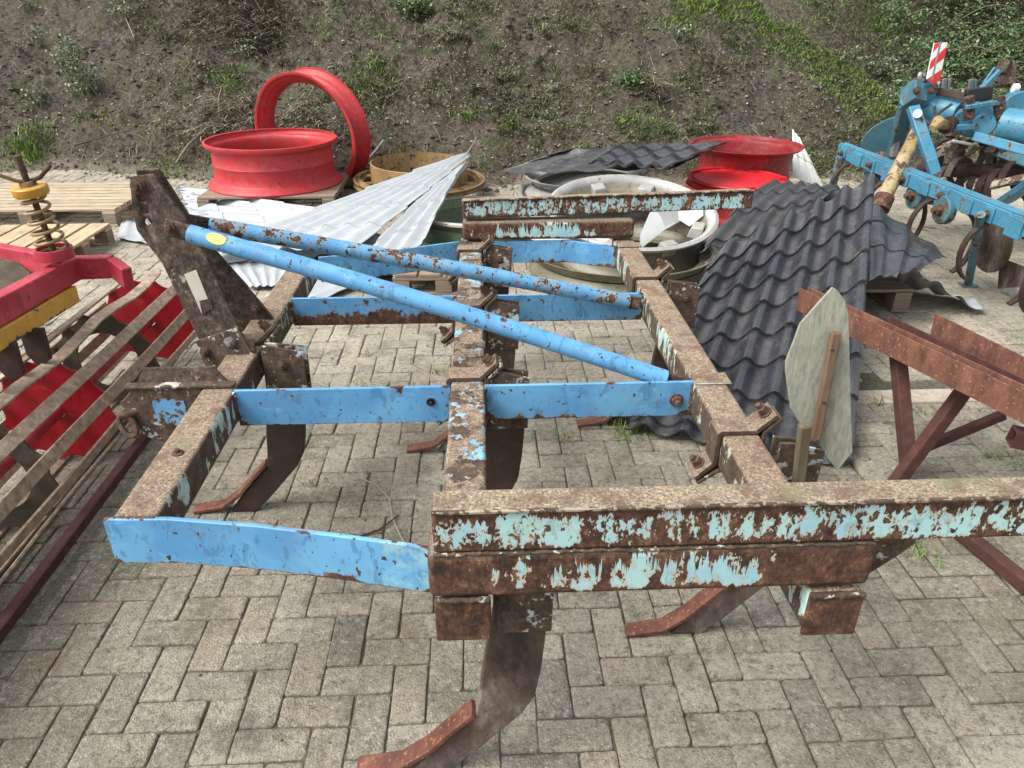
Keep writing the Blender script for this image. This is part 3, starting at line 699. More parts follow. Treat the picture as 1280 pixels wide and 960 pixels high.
# frame
zf=.75
def rbar(p,q,w=.07,h=.10,mat='red_frame',name='frame_bar',par=ro): return MB().bar(p,q,w,h).build(name,mat,par,bevel=.006,seg=3)
dn=V((0,0,-.045))
fa=G(88,321,zf)+dn; fb=G(-120,430,zf)+dn
rbar(fb,fa,.058,.090)
fc=G(140,319,zf)+dn; rbar(fa+V((-.028,.006,-.002)),fc,.045,.088)
rbar(fc+V((-.004,-.003,-.002)),G(157,334,zf-.02)+dn,.040,.084)
rbar(G(0,306,zf-.004)+dn,G(80,320,zf-.004)+dn,.045,.090); rbar(G(-150,285,zf-.004)+dn,G(2,306,zf-.004)+dn,.045,.09)
yo=V((.012,-.015,-.082)); 
rbar(fb+yo,fa+yo+(fb-fa).normalized()*.05,.045,.068,'yellow','yellow_bar')
# arm plate in the dark corner, with slot
pl=MB().prism([G(-40,330,.70),G(14,322,.70),G(62,368,.66),G(30,392,.60),G(-40,420,.60)],(0,.012,0)).build('arm_plate','ringsteel',ro,bevel=.002)
MB().tube([G(2,372,.66),G(24,381,.67)],.012,10).build('pin','steelgrey',ro)
# tine blades hanging under frame
for i,(a_,b_) in enumerate(((22,412),(-14,430),(-50,450))):
    q=G(a_,b_,.60); MB().prism([q,q+V((.085,0,0)),q+V((.08,.0,-.12)),q+V((.03,0,-.15)),q+V((0,0,-.10))],(0,.02,0)).build('hanging_tine','tine_dark',ro,bevel=.003)
# spring with spindle
sb=G(68,316,.79); stp=P(38,238,sb.y-.02); ax=(stp-sb); hL=ax.length; axn=ax.normalized(); u_=axn.orthogonal().normalized(); v_=axn.cross(u_)
cup=MB().lathe([(.066,-.02),(.066,.02),(.056,.02),(.056,-.015)],40,Matrix.Translation(sb)).build('spring_cup','red_frame',ro)
def coil(turns,r0,r1,wr,base,h):
    pts=[]; N=turns*22
    for i in range(N+1):
        t=i/N; a_=2*math.pi*turns*t; r=r0+(r1-r0)*t; pts.append(base+axn*(h*(t-.5*0))+ (u_*math.cos(a_)+v_*math.sin(a_))*r)
    return pts
MB().tube(coil(6,.054,.040,.0055,sb-axn*.01,hL*.96),.0062,8).build('coil_spring','yellow_rim',ro)
MB().tube([sb-axn*.04,sb+ax*1.52],.0115,12).build('spindle','bolt',ro)
cm=Matrix.Translation(stp)@axn.to_track_quat('Z','Y').to_matrix().to_4x4()
cap=MB().lathe([(.0,-.016),(.056,-.016),(.060,-.010),(.060,.014),(.056,.018),(.0,.018)],40,cm,False).build('spring_cap','yellow',ro)
MB().lathe([(.0,.018),(.030,.018),(.027,.034),(.0,.034)],24,cm,False).build('spindle_nut','yellow_rim',cap)
hp=stp+axn*.03
MB().tube([hp,P(20,226,hp.y-.03),P(-6,217,hp.y-.06)],.007,8).build('crank_arm','yellow_rim',cap)
MB().tube([hp,P(50,222,hp.y+.01),P(63,206,hp.y+.02)],.0075,8).build('crank_arm','bolt',cap)

# ================================================================== PALLETS
def pallet(x0,y0,w,dp,label,slats='x',mat=None,rot=0,z=0,group='wooden pallets lying in the yard',nb=7):
    r=thing('wooden_pallet',(x0+w/2,y0+dp/2,z),label,'pallet',group)
    mat=mat or ('wood_x' if slats=='x' else 'wood_y')
    c=V((x0+w/2,y0+dp/2,z))
    Lx,Ly=(w,dp)
    for k in range(nb):
        j=random.uniform(-.004,.004)
        if slats=='x': bw=Ly/nb-.022; y=c.y-Ly/2+(k+.5)*Ly/nb; MB().box((c.x,y+j,z+.133),(Lx,bw,.018)).build('deck_board',mat,r,bevel=.002)
        else: bw=Lx/nb-.022; x=c.x-Lx/2+(k+.5)*Lx/nb; MB().box((x+j,c.y,z+.133),(bw,Ly,.018)).build('deck_board',mat,r,bevel=.002)
    for k in(-1,0,1):
        if slats=='x': MB().box((c.x+k*(Lx/2-.05),c.y,z+.112),(.1,Ly,.02)).build('stringer_board',mat,r,bevel=.002); MB().box((c.x+k*(Lx/2-.05),c.y,z+.011),(.1,Ly,.02)).build('bottom_board',mat,r,bevel=.002)
        else: MB().box((c.x,c.y+k*(Ly/2-.05),z+.112),(Lx,.1,.02)).build('stringer_board',mat,r,bevel=.002); MB().box((c.x,c.y+k*(Ly/2-.05),z+.011),(Lx,.1,.02)).build('bottom_board',mat,r,bevel=.002)
        for q in(-1,0,1): MB().box((c.x+k*(Lx/2-.05),c.y+q*(Ly/2-.05),z+.0615),(.1,.1,.078)).build('block','wood_old',r,bevel=.003)
    if rot:
        r.rotation_euler.z=rot
    return r
pallet(-4.35,6.0,1.42,1.0,'pale pallet nearest the mound at left with boards running sideways','x',nb=9)
pallet(-4.05,4.72,1.28,.86,'pallet behind the coil spring with boards pointing away from the viewer','y',rot=R(1),nb=8)
pallet(-2.4,6.35,1.15,.95,'old pallet carrying the lying red rim','x','wood_old')
pallet(-.55,4.33,.62,.55,'small old pallet half hidden behind the middle toolbar','y','wood_old',nb=4)
pallet(1.75,3.95,.75,.6,'old pallet end under the black tile sheets on the right','x','wood_old',nb=5)

# ================================================================== RIMS
def rimprof(r,wd,lip=.05,drop=.06,t=.012):
    o=[(r,0),(r-.012,-.0),(r-.02,.02),(r-lip,.035),(r-lip-.012,.06),(r-lip-drop*.4,wd*.3),(r-lip-drop,wd*.42),(r-lip-drop,wd*.62),(r-lip-drop*.4,wd*.75),(r-lip-.012,wd-.06),(r-lip,wd-.035),(r-.02,wd-.02),(r-.012,wd),(r,wd)]
    i=[(a-t if k not in(0,len(o)-1) else a-.002,b+(.004 if k<3 else -.004 if k>len(o)-4 else 0)) for k,(a,b) in enumerate(o)]
    return o+i[::-1]
def rim(name,c,axis,r,wd,mat,label,cat='wheel rim',group=None,lip=.05,drop=.06,lugs=0,lugmat=None,disc_r=None):
    t=thing(name,c,label,cat,group); m=Matrix.Translation(V(c))@V(axis).normalized().to_track_quat('Z','Y').to_matrix().to_4x4()
    b=MB().lathe(rimprof(r,wd,lip,drop),96,m).build('rim_barrel',mat,t,sharp=50)
    for k in range(lugs):
        a=2*math.pi*(k+.3)/lugs; ri=r-lip-drop-.045
        mm=m@Matrix.Translation((ri*math.cos(a),ri*math.sin(a),wd*.72))@Matrix.Rotation(a,4,'Z')
        mb=MB(); mb.box((0,0,0),(.07,.10,.05)); mb.v=[mm@q for q in mb.v]; mb.build('lug',lugmat or mat,t,bevel=.008)
    return t,m
# red lying rim
rc=V((-1.86,6.93,.135)); t=thing('wheel_rim',rc,'deep red rim lying flat on its pallet with the red ring leaning behind it','wheel rim')
op=[(.585,0),(.592,.018),(.57,.045),(.540,.060),(.528,.078),(.524,.12),(.522,.20),(.526,.205),(.522,.21),(.522,.305),(.526,.328),(.542,.343),(.562,.350),(.578,.368),(.576,.39),(.568,.395)]
MB().lathe(op+[(a_-.014,b_+(.01 if i_<4 else -.004 if i_>11 else 0)) for i_,(a_,b_) in enumerate(op)][::-1],96,Matrix.Translation(rc)).build('rim_barrel','red_rim',t,sharp=50)
MB().tube([rc+V((.15,-.49,.10)),rc+V((.155,-.53,.115))],.006,8).build('valve','bolt',t)
# upright red ring
c=P(380,170,7.35); c.z=.45
t,m=rim('wheel_rim',c+V((.0,0,.02)),(.44,.88,.08),.575,.25,'red_rim','red ring rim standing upright behind the lying red rim',lip=.045,drop=.055)
# yellow rim
c=V((-.56,6.92,.12)); t,m=rim('wheel_rim',c,(0.02,-.02,1),.60,.05,'yellow_rim','weathered yellow flanged rim lying at the foot of the mound',lip=.05,drop=.03)
MB().lathe([(.44,.0),(.44,.19),(.428,.195),(.428,.0)],80,m).build('inner_ring','yellow_rim',t)
for k in range(10):
    a=2*math.pi*k/10+.2; mm=m@Matrix.Rotation(a,4,'Z'); mb=MB(); mb.box((.47,0,.035),(.10,.05,.018)); mb.v=[mm@q for q in mb.v]; mb.build('spoke_tab','yellow_rim',t,bevel=.003)
c=V((-.95,6.85,.0)); rim('wheel_rim',c,(0,0,1),.50,.11,'ringsteel','low dark rusty rim lying beneath the yellow rim',lip=.03,drop=.02)
# green rim
c=V((-.05,5.42,.0)); t,m=rim('wheel_rim',c,(0,0,1),.405,.25,'green_rim','dull green drum-like rim with cream edge behind the far end of the toolbar',lip=.02,drop=.0)
MB().lathe([(.41,.235),(.425,.24),(.425,.255),(.40,.262),(.395,.235)],80,m).build('cream_flange','cream_rim',t)
# white rims stacked
c=P(728,236,6.35); c.z=.01
t,m=rim('wheel_rim',c,(-.03,-.06,1),.54,.17,'white_rim','lower grey white rim of the stack under the black tile sheet',group=None)
t,m=rim('wheel_rim',c+V((.04,.03,.175)),(-.06,-.02,1),.53,.15,'white_rim','upper grey white rim of the stack with wire wrapped round its edge')
MB().tube([m@V((-.40+.02*math.sin(k),-.44,.14-.02*k)) for k in range(8)],.006,6).build('tie_wire','steelgrey',t)
# silver rim
ax_=V((.02,-.20,1)).normalized(); c=P(790,262,4.98)-ax_*.26
t,m=rim('wheel_rim',c,ax_,.57,.26,'olive_rim','large tilted silver rim heaped with white panels between toolbar and tile sheets',lip=.05,drop=.06)
MB().lathe([(.575,.245),(.582,.262),(.56,.272),(.535,.262),(.515,.235),(.51,.205),(.525,.225),(.55,.250)],96,m).build('silver_lip','silver_rim',t)
for k in range(8):
    a=2*math.pi*(k+.35)/8; mm=m@Matrix.Rotation(a,4,'Z'); mb=MB(); mb.prism([V((.40,-.05,.16)),V((.50,-.06,.16)),V((.50,-.05,.245)),V((.42,-.04,.235))],(0,.10,0)); mb.v=[mm@q for q in mb.v]; mb.build('lug','white_rim',t,bevel=.008)
c=V((.93,4.78,.02)); t,m=rim('wheel_rim',c,(0,.03,1),.62,.13,'olive_rim','algae green rim lying flat on the bricks beneath the silver rim',lip=.04,drop=.05)
# red ones at right
c=P(925,236,6.85); c.z=.08; t,m=rim('wheel_rim',c,(0,0,1),.50,.38,'red_rim_dark','dark dirty red rim at the back beside the white panel',lip=.07,drop=.03)
c=P(922,226,6.15); c.z=.25; t,m=rim('wheel_rim',c,(.02,-.02,1),.42,.06,'red_rim_bright','bright red notched wheel disc leaning in front of the dark red rim',lip=.03,drop=.02)
mb=MB(); NN=64; top=[];bot=[]
for i in range(NN):
    a=2*math.pi*i/NN; rr=.405 if (i%16) not in(0,1) else .345; top.append(m@V((rr*math.cos(a),rr*math.sin(a),.05))); bot.append(m@V((rr*math.cos(a),rr*math.sin(a),.038)))
mb.add(top+bot,[tuple(range(NN)),tuple(range(2*NN-1,NN-1,-1))]+[(i+NN,(i+1)%NN+NN,(i+1)%NN,i) for i in range(NN)]); mb.build('wheel_disc','red_rim_bright',t,bevel=.003)
for i,a in enumerate((3.9,4.3,4.9,5.4)):
    mm=m@Matrix.Rotation(a,4,'Z'); mb=MB(); mb.prism([V((.33,-.03,.052)),V((.395,-.02,.052)),V((.395,.02,.052)),V((.34,.03,.052))],(m.to_3x3()@V((0,0,0.03)))); mb.v=[mm@q if j<4 else mm@mb.v[j-4]+(m.to_3x3()@V((0,0,.03))) for j,q in enumerate(mb.v[:])]; mb.build('tab','red_rim_bright',t)
t,m=rim('wheel_rim',V((c.x,c.y-.02,.0)),(0,0,1),.36,.24,'red_rim','short red rim supporting the bright red disc',lip=.03,drop=.02)

# ================================================================== ROOF SHEETS
def sheet(name,c,waves,courses,amp,step,mat,label,cat='roof sheet',group=None,t=.004,bow=0,twist=None,res=12,prof='tile',jag=0):
    """c = corners as points: [far-left, far-right, near-left, near-right]; ribs run far->near"""
    A,B,Cc,D=[V(x) for x in c]; nu=int(waves*res); per=7; nv=int(courses*per)
    nn=((B-A).cross(Cc-A)).normalized(); 
    if nn.z<0: nn=-nn
    rn=random.Random(len(label))
    def fn(u,v):
        p=A*(1-u)*(1-v)+B*u*(1-v)+Cc*(1-u)*v+D*u*v
        q=(u*waves)%1.0
        if prof=='tile': wv=.5-.5*math.cos(2*math.pi*q); wv=wv**1.4
        else: wv=sm((.36-abs(q-.5))/.22)
        fr=(v*courses)%1.0
        if v>=.9999: fr=1.0
        h=amp*wv+step*fr
        h+=bow*math.sin(math.pi*v)+.006*mn.noise(V((u*5,v*7,waves)))
        return p+nn*h
    mb=MB(); o=0; vv=[]
    for k in range(int(math.ceil(courses))):
        for i in range(per): vv.append((k+i/per)/courses)
        vv.append((k+.9999)/courses)
    vv=[x for x in vv if x<1]+[.99999]
    for j,v in enumerate(vv):
        for i in range(nu+1):
            u=i/nu; v2=v
            if jag and j==0: v2=v+jag*abs(math.sin(u*9))*rn.random()
            mb.v.append(fn(u,min(v2,1)))
    for j in range(len(vv)-1):
        for i in range(nu): a=j*(nu+1)+i; mb.f.append((a,a+nu+1,a+nu+2,a+1))
    o=mb.build(name,mat,None,sharp=50,solid=t)
    at_=o.data.attributes.new('trough','FLOAT','POINT'); at_.data.foreach_set('value',[(.5+.5*math.cos(2*math.pi*((i%(nu+1))/nu*waves))) for i in range(len(mb.v))])
    # normals must point up so that the coated side is the upper one
    if o.data.polygons[0].normal.dot(nn)<0: o.data.flip_normals()
    tag(o,label,cat,group); return o
# big anthracite tile sheet leaning on the heap
TRc=P(1092,224,4.35); TL=P(893,318,3.78); BL=P(782,538,2.66); BR=P(1063,588,2.36); BL.z=max(BL.z,.01)
sheet('tile_sheet',[TL,TRc,BL,BR],5.7,8.3,.058,.020,'tile_black','large anthracite tile-pattern steel sheet leaning towards the viewer right of the cultivator',res=18)
sheet('tile_sheet',[G(962,228,.42),G(1048,236,.50),G(875,318,.30),G(1010,285,.40)],5,3.2,.03,.014,'tile_black2','crumpled dark sheet lying sideways behind the large tile sheet',bow=.05)
sheet('tile_sheet',[G(1040,232,.46),G(1096,262,.46),G(880,330,.22),G(1080,330,.40)],4,5,.03,.012,'tile_black2','dark sheet sandwiched directly under the large tile sheet',bow=.02)
sheet('tile_sheet',[G(1082,250,.50),G(1184,322,.32),G(1085,352,.36),G(1150,338,.33)],3.0,3,.022,.006,'tile_black','grey sheet with curled edge poking out right of the large tile sheet',bow=.03)
fl=G(1128,330,.33); fr=G(1229,393,.012)
sheet('tile_sheet',[fl+V((.28,.50,-.31)),fr+V((.07,.22,.0)),fl,fr],3.5,1,.028,.0,'sheet_white','low sheet with white edge and black underside resting on the bricks at right')
sheet('tile_sheet',[P(700,189,6.45),P(908,179,6.35),P(612,220,6.6),P(838,214,5.5)],5,4,.03,.015,'tile_black2','black tile sheet lying across the grey white rims at the back')
sheet('tile_sheet',[P(770,184,6.2),P(914,181,6.2),P(735,206,5.6),P(836,215,5.4)],4.5,3.2,.035,.022,'tile_black','short overlapping anthracite tile sheet reaching over the dark red rim')
# white sheets
g_='light grey roof sheets piled behind the mast'
sheet('roof_sheet',[G(250,332,.05),G(218,231,.04),G(485,312,.08),G(405,264,.14)],8,4,.026,.010,'sheet_white','light grey sheet with torn far edge lying in front of the lying red rim',group=g_,jag=.22,prof='tile')
sheet('roof_sheet',[G(255,296,.03),G(415,296,.09),G(312,359,.03),G(366,358,.04)],6,3,.009,.006,'sheet_white','light grey sheet lowest in the pile with its square corner by the mast foot',group=g_)
sheet('roof_sheet',[P(572,199,6.15),P(589,194,6.0),P(238,322,4.85),P(446,311,4.70)],6,5,.034,.012,'sheet_white','long light grey sheet rising to a point beside the yellow rim',group=g_,prof='tile')
sheet('roof_sheet',[P(571,216,5.85),P(586,206,5.75),P(425,352,4.35),P(537,304,4.75)],3.5,4,.036,.010,'sheet_white','light grey twisted sheet tucked under the long pointed sheet',group=g_,bow=.02)
sheet('roof_sheet',[G(400,330,.05),G(486,335,.05),G(330,372,.02),G(405,374,.03)],3,2,.014,.006,'sheet_white','light grey sheet corner seen under the braces behind the left toolbar',group=g_)
sheet('roof_sheet',[G(462,292,.16),G(530,300,.16),G(440,345,.06),G(560,348,.06)],4,2,.014,.01,'sheet_white','short light grey sheet stub below the twisted sheet',group=g_)
sheet('roof_sheet',[G(152,277,.03),G(186,276,.03),G(146,298,.02),G(186,305,.02)],2,1,.01,.004,'sheet_white','small light grey offcut on the bricks between pallets and mast',group=g_)
# white panel standing at right
sheet('roof_sheet',[P(990,161,7.3),P(1001,175,7.25),P(991,222,7.1),P(1031,237,7.0)],3,2,.014,.008,'sheet_white2','white sheet fragment standing upright right of the dark red rim')
# white panels in silver rim
ps=[P(800,297,4.75),P(815,262,5.0),P(856,252,5.2),P(851,276,5.0),P(830,288,4.9),P(800,312,4.7)]
tag(MB().prism(ps,(0,.01,.012)).build('white_board','sheet_white2',None,bevel=.002),'broad white panel lying inside the silver rim','panel')
ps=[P(850,262,5.0),P(876,258,5.05),P(880,270,4.98),P(862,284,4.9),P(848,275,4.95)]
tag(MB().prism(ps,(0,.04,.06)).build('plastic_block','white_plastic',None,bevel=.006),'white block at the right edge inside the silver rim','block')
ps=[P(664,296,4.9),P(762,298,4.9),P(765,306,4.7),P(680,304,4.75)]
tag(MB().prism(ps,(0,.0,-.02)).build('white_board','sheet_white2',None,bevel=.002),'white panel strip just behind the far end channel','panel')

# ================================================================== BLUE MACHINE
mc=thing('rotary_hoe',(3.0,5.0,0),'teal blue rotary hoe with bolted tool beam, curved tines and striped board at the right','hoe')
b0=G(1053,188,.60); b1=G(1283,282,.57); bd=(b1-b0).normalized(); bside=bd.cross(V((0,0,1))).normalized()
if bside.x>0: bside=-bside
MB().bar(b0,b1+bd*.9,.085,.095).build('tool_beam','teal',mc,bevel=.006)
MB().bar(b0+V((0,0,.052)),b1+bd*.9+V((0,0,.052)),.07,.008).build('beam_cap','teal',mc,bevel=.002)
L=(b1-b0).length
for k in range(12):
    q=b0+bd*(.10+k*L/9.6)+bside*.049
    MB().bar(q-bd*(.04+.02*(k%2))+V((0,0,-.006-.011*(k%3==0))),q+bd*(.04+.02*(k%2))+V((0,0,-.006-.011*(k%3==0))),.008,.088+.022*(k%3==0)).build('tool_clamp','teal',mc,bevel=.004)
    if k%2==0: bolt(q+bside*.010,bside,.017,.022,mc)
def leg(px,py,base):
    top=G(px,py,.58); bot=G(*base,0.0) if not isinstance(base,V) else base
    l=MB().tube([top,bot],.024,14).build('support_leg','teal_dark',mc); MB().box(bot+V((0,0,.006)),(.09,.09,.012)).build('foot_plate','teal_dark',l,bevel=.002)
lb=G(1210,357,0); leg(1226,268,(1210,357))
MB().tube([G(1050,196,.58),V((G(1050,196,.58).x-.03,G(1050,196,.58).y,0))],.028,12).build('support_leg','teal_dark',mc)
# curved tines
def hook(p,r,wd,flip=1,mat='tine_dark',a0=85,a1=-70,sc=1.35,name='curved_tine'):
    dirn=(bside*flip); pts=[]
    for i in range(12):
        a=R(a0+(a1-a0)*i/11); pts.append(V(p)+dirn*(-r*math.cos(a))*1.0+V((0,0,r*sc*math.sin(a)-r*sc)))
    return MB().strip(pts,bd*wd,.016).build(name,mat,mc,bevel=.003)
for k in range(9):
    q=b0+bd*(.20+k*.26)+V((0,0,-.06)); hook(q+bside*.02,.125+.02*(k%2),.035,1 if k%2 else -1)
# pivot discs below beam
for px,py,Yd in((1159,244,5.0),(1195,262,4.75)):
    q=G(px,py,.50)+bside*.05; MB().tube([q,q+bside*.05],.085,28).build('pivot_disc','teal_dark',mc,bevel=.005); bolt(q+bside*.05,bside,.03,.03,mc)
q=G(1100,222,.48)+bside*.04; MB().tube([q,q+bside*.05],.06,20).build('pivot_disc','teal_dark',mc)
# coulter discs
for px,py,z,r in((1240,306,.30,.17),(1098,212,.42,.14)):
    q=G(px,py,z); MB().tube([q-bside*.003,q+bside*.004],r,36).build('coulter_disc','tine',mc)
q=G(1252,322,.22); MB().prism([q,q+bd*.3+V((0,0,.02)),q+bd*.28+V((0,0,-.08)),q+bd*.06+V((0,0,-.18))],bside*.012).build('sweep_blade','tine',mc)
# yellow pipe
MB().tube([P(1148,162,5.12),P(1138,182,5.03),P(1101,255,4.72)],[.045,.045,.05],18).build('prop_pipe','pipe_yellow',mc)
MB().tube([P(1106,246,4.75),P(1099,262,4.7)],.062,18).build('pipe_collar','rusty',mc)
# mast struts
def pbar(a,b,w,h,mat='teal',name='mast_bar',up=(0,1,0)): return MB().bar(P(*a),P(*b),w,h,up).build(name,mat,mc,bevel=.006)
ms=pbar((1141,134,5.16),(1164,202,4.90),.075,.05); pbar((1163,199,4.90),(1169,218,4.86),.07,.05)
pbar((1135,126,5.4),(1116,197,5.7),.10,.05,'teal_dark'); pbar((1130,128,5.8),(1121,152,5.9),.05,.04); pbar((1120,170,5.6),(1117,196,5.6),.05,.05,'steelgrey','jack')
pbar((1141,132,5.35),(1143,106,5.45),.10,.16,'teal_dark','mast_head')
pbar((1146,118,5.4),(1168,116,5.4),.15,.12,'teal','mast_head'); pbar((1150,103,5.4),(1168,104,5.4),.08,.08,'teal_dark','mast_head')
for a_,b_ in((1146,113),(1165,113),(1168,108)): bolt(P(a_,b_,5.3),(-.3,-1,0),.02,.02,mc)
MB().tube([P(1147,142,5.08),P(1147,142,5.065)],.028,20).build('reflector','white_plastic',mc)
MB().tube([P(1156,96,5.35),P(1150,92,5.3),P(1149,97,5.25)],.012,10).build('pull_hook','white_rim',mc)
# tubes and gearbox
MB().tube([P(1154,131,5.45),P(1198,143,5.25)],.088,28).build('axle_tube','teal',mc,bevel=.003)
MB().tube([P(1255,156,5.1),P(1330,166,4.8)],.11,28).build('axle_tube','teal',mc,bevel=.003)
MB().tube([P(1266,140,5.3),P(1275,142,5.2)],.14,28).build('axle_flange','teal',mc,bevel=.003)
gb=P(1221,152,5.35)
mb=MB(); mb.prism([P(*q,5.2) for q in((1190,146),(1200,137),(1238,130),(1248,146),(1244,165),(1228,175),(1203,170))],(0.05,.32,0)); gbx=mb.build('gearbox','teal',mc,bevel=.02,seg=3)
MB().tube([P(1230,156,5.19),P(1230,156,5.12)],.075,28).build('gearbox_cover','teal',gbx,bevel=.008)
for k in range(6):
    a=2*math.pi*k/6; bolt(P(1230,156,5.12)+V((.058*math.cos(a),0,.058*math.sin(a))),(0,-1,0),.008,.008,gbx)
MB().tube([P(1188,155,5.15),P(1182,157,5.1)],.055,20).build('shaft_flange','tine_dark',mc); 
MB().tube([P(1183,157,5.1),P(1172,153,5.05),P(1165,160,5.0)],[.03,.045,.02],10).build('drive_joint','pipe_yellow',mc)
pbar((1190,160,5.1),(1218,158,5.1),.04,.03); pbar((1206,134,5.1),(1248,128,5.1),.03,.05)
for px in(1210.5,1249):
    pbar((px,120,5.12),(px+1,150,5.1),.07,.03,'mast','clamp_plate')
    for dy in(124,146): bolt(P(px,dy,5.08),(0,-1,0),.01,.008,mc)
pbar((1172,114,5.35),(1206,121,5.2),.05,.03,'tine_dark','linkage_bar'); pbar((1207,120,5.2),(1240,116,5.2),.09,.03,'black','linkage_bar')
pbar((1181,98,5.6),(1179,125,5.6),.035,.02,'pole','upright'); pbar((1187,98,5.6),(1184,125,5.6),.02,.02,'pole','upright')
pbar((1214,99,5.7),(1212,120,5.7),.035,.02,'pole','upright'); pbar((1220,99,5.7),(1217,120,5.7),.02,.02,'teal_dark','upright')
pbar((1226,113,5.3),(1250,88,5.3),.03,.03,'teal','top_link'); pbar((1224,113,5.5),(1244,84,5.5),.02,.02,'teal','top_link')
for q in((1248,82,1262,84,.09,.1),(1258,80,1256,108,.10,.09),(1246,96,1268,104,.07,.08),(1268,108,1276,108,.06,.05)):
    MB().bar(P(q[0],q[1],5.4),P(q[2],q[3],5.35),q[4],q[5],(0,1,0)).build('hitch_block','mast',mc,bevel=.008)
MB().tube([P(1266,110,5.3),P(1272,110,5.3)],.03,12).build('ball_end','white_plastic',mc)
# hydraulic hoses
for pts in(((1168,133,5.2),(1170,150,5.15),(1176,160,5.1)),((1150,150,5.1),(1160,156,5.05),(1175,140,5.1),(1190,130,5.1)),((1240,175,5.0),(1252,190,4.95),(1262,186,4.9))):
    MB().tube([P(*q) for q in pts],.009,8).build('hose','black',mc)
# frame arms toward right
pbar((1218,170,5.0),(1300,193,4.6),.06,.035); pbar((1248,172,5.05),(1258,160,5.05),.03,.03); pbar((1240,180,5.2),(1300,202,4.8),.13,.05,'teal_dark')
pbar((1190,176,5.0),(1216,181,5.0),.02,.02,'white_rim','rod'); pbar((1168,193,5.0),(1196,178,5.05),.07,.02,'edge','flat_bar')
pbar((1240,232,4.75),(1290,220,4.5),.03,.05,'edge','flat_bar'); pbar((1250,255,4.7),(1300,222,4.3),.15,.04,'teal','side_plate')
# shield
mb=MB(); mb.prism([P(*q,6.1) for q in((1074,184),(1078,172),(1088,160),(1105,150),(1122,144),(1140,142),(1150,150),(1150,178),(1140,196),(1110,200))],(.12,.06,0)); mb.build('side_shield','teal_dark',mc,bevel=.01)
# rotor with curved blades
ra=P(1150,212,5.75); rb=P(1290,215,4.95); MB().tube([ra,rb],.05,14).build('rotor_shaft','tine_dark',mc)
rd=(rb-ra); RL=rd.length; rd.normalize(); ru=rd.orthogonal().normalized(); rv=rd.cross(ru)
for k in range(22):
    c=ra+rd*(.08+RL*k/22); a=k*1.9
    pts=[]
    for i in range(8):
        t=i/7; rr=.04+.22*t; aa=a+1.1*t*t; pts.append(c+(ru*math.cos(aa)+rv*math.sin(aa))*rr)
    MB().strip(pts,rd*.05,.012).build('rotor_blade','tine_dark' if k%3 else 'tine',mc,bevel=.002)
for k in(3,9,15):
    c=ra+rd*(.08+RL*k/22); pts=[c+(ru*math.cos(a)+rv*math.sin(a))*.22 for a in [R(x) for x in range(0,300,20)]]
    MB().strip(pts,rd*.06,.01).build('guard_ring','tine_dark',mc)
# warning board
w0=[P(1168,54,5.35),P(1184.5,53,5.35),P(1173,110,5.3),P(1158.5,99,5.3)]
bo=MB().prism(w0,(0,.012,0)).build('warning_board','white_sign',mc,bevel=.001)
def bl(u,v): return (w0[0]*(1-u)*(1-v)+w0[1]*u*(1-v)+w0[3]*(1-u)*v+w0[2]*u*v)+V((0,-.0015,0))
for lo in(-.12,.38,.88):
    def clipstripe(v0,v1):
        # stripe between lines v=v0-.55u .. v1-.55u
        pts=[]
        for u in (0,1):
            pts.append((u,(v0-.42*u)))
        for u in (1,0): pts.append((u,(v1-.42*u)))
        # clip to 0..1 in v
        def clip(poly,f):
            o=[]
            for i in range(len(poly)):
                a,b=poly[i],poly[(i+1)%len(poly)]; fa_,fb_=f(a),f(b)
                if fa_>=0: o.append(a)
                if fa_*fb_<0: t=fa_/(fa_-fb_); o.append((a[0]+(b[0]-a[0])*t,a[1]+(b[1]-a[1])*t))
            return o
        return clip(clip(pts,lambda p:p[1]),lambda p:1-p[1])
    pg=clipstripe(lo+.12,lo+.37)
    if len(pg)>2: MB().prism([bl(*q) for q in pg],(0,.001,0)).build('red_stripe','red_sign',bo)
MB().tube([P(1176,52,5.30),P(1165,100,5.25)],.006,6).build('board_rod','pole',bo)

# ================================================================== VEGETATION
def leafmat(name,stops,rough=.6,trans=.0):
    n=NT(name,rough,spec=.3); v=n.attr('val'); c=n.ramp(v,stops)
    n.b.inputs['Subsurface Weight'].default_value=0
    return n.out(c)
M['grass']=leafmat('grass blades',[(0,(.055,.10,.016)),(.5,(.12,.22,.03)),(.8,(.20,.32,.055)),(1,(.28,.27,.12))])
M['drab']=leafmat('drab weeds',[(0,(.030,.040,.017)),(.4,(.068,.092,.034)),(.7,(.12,.145,.058)),(1,(.26,.25,.16))])
M['straw']=leafmat('dead grass',[(0,(.085,.070,.048)),(.5,(.22,.185,.13)),(1,(.46,.41,.31))],.8)
M['leafgrey']=leafmat('grey green leaves',[(0,(.04,.068,.028)),(.5,(.11,.15,.075)),(.82,(.21,.25,.15)),(1,(.50,.52,.45))])
M['leafdark']=leafmat('nettle leaves',[(0,(.030,.065,.022)),(.5,(.075,.135,.048)),(.85,(.14,.21,.085)),(1,(.28,.32,.19))])
M['stone']=flat('pale pebbles',(.34,.31,.27),.9); M['clod']=flat('soil clods',(.085,.066,.051),.95)
M['twig']=flat('bleached twig',(.30,.26,.20),.8); M['twigd']=flat('dark twig',(.06,.04,.03),.9)
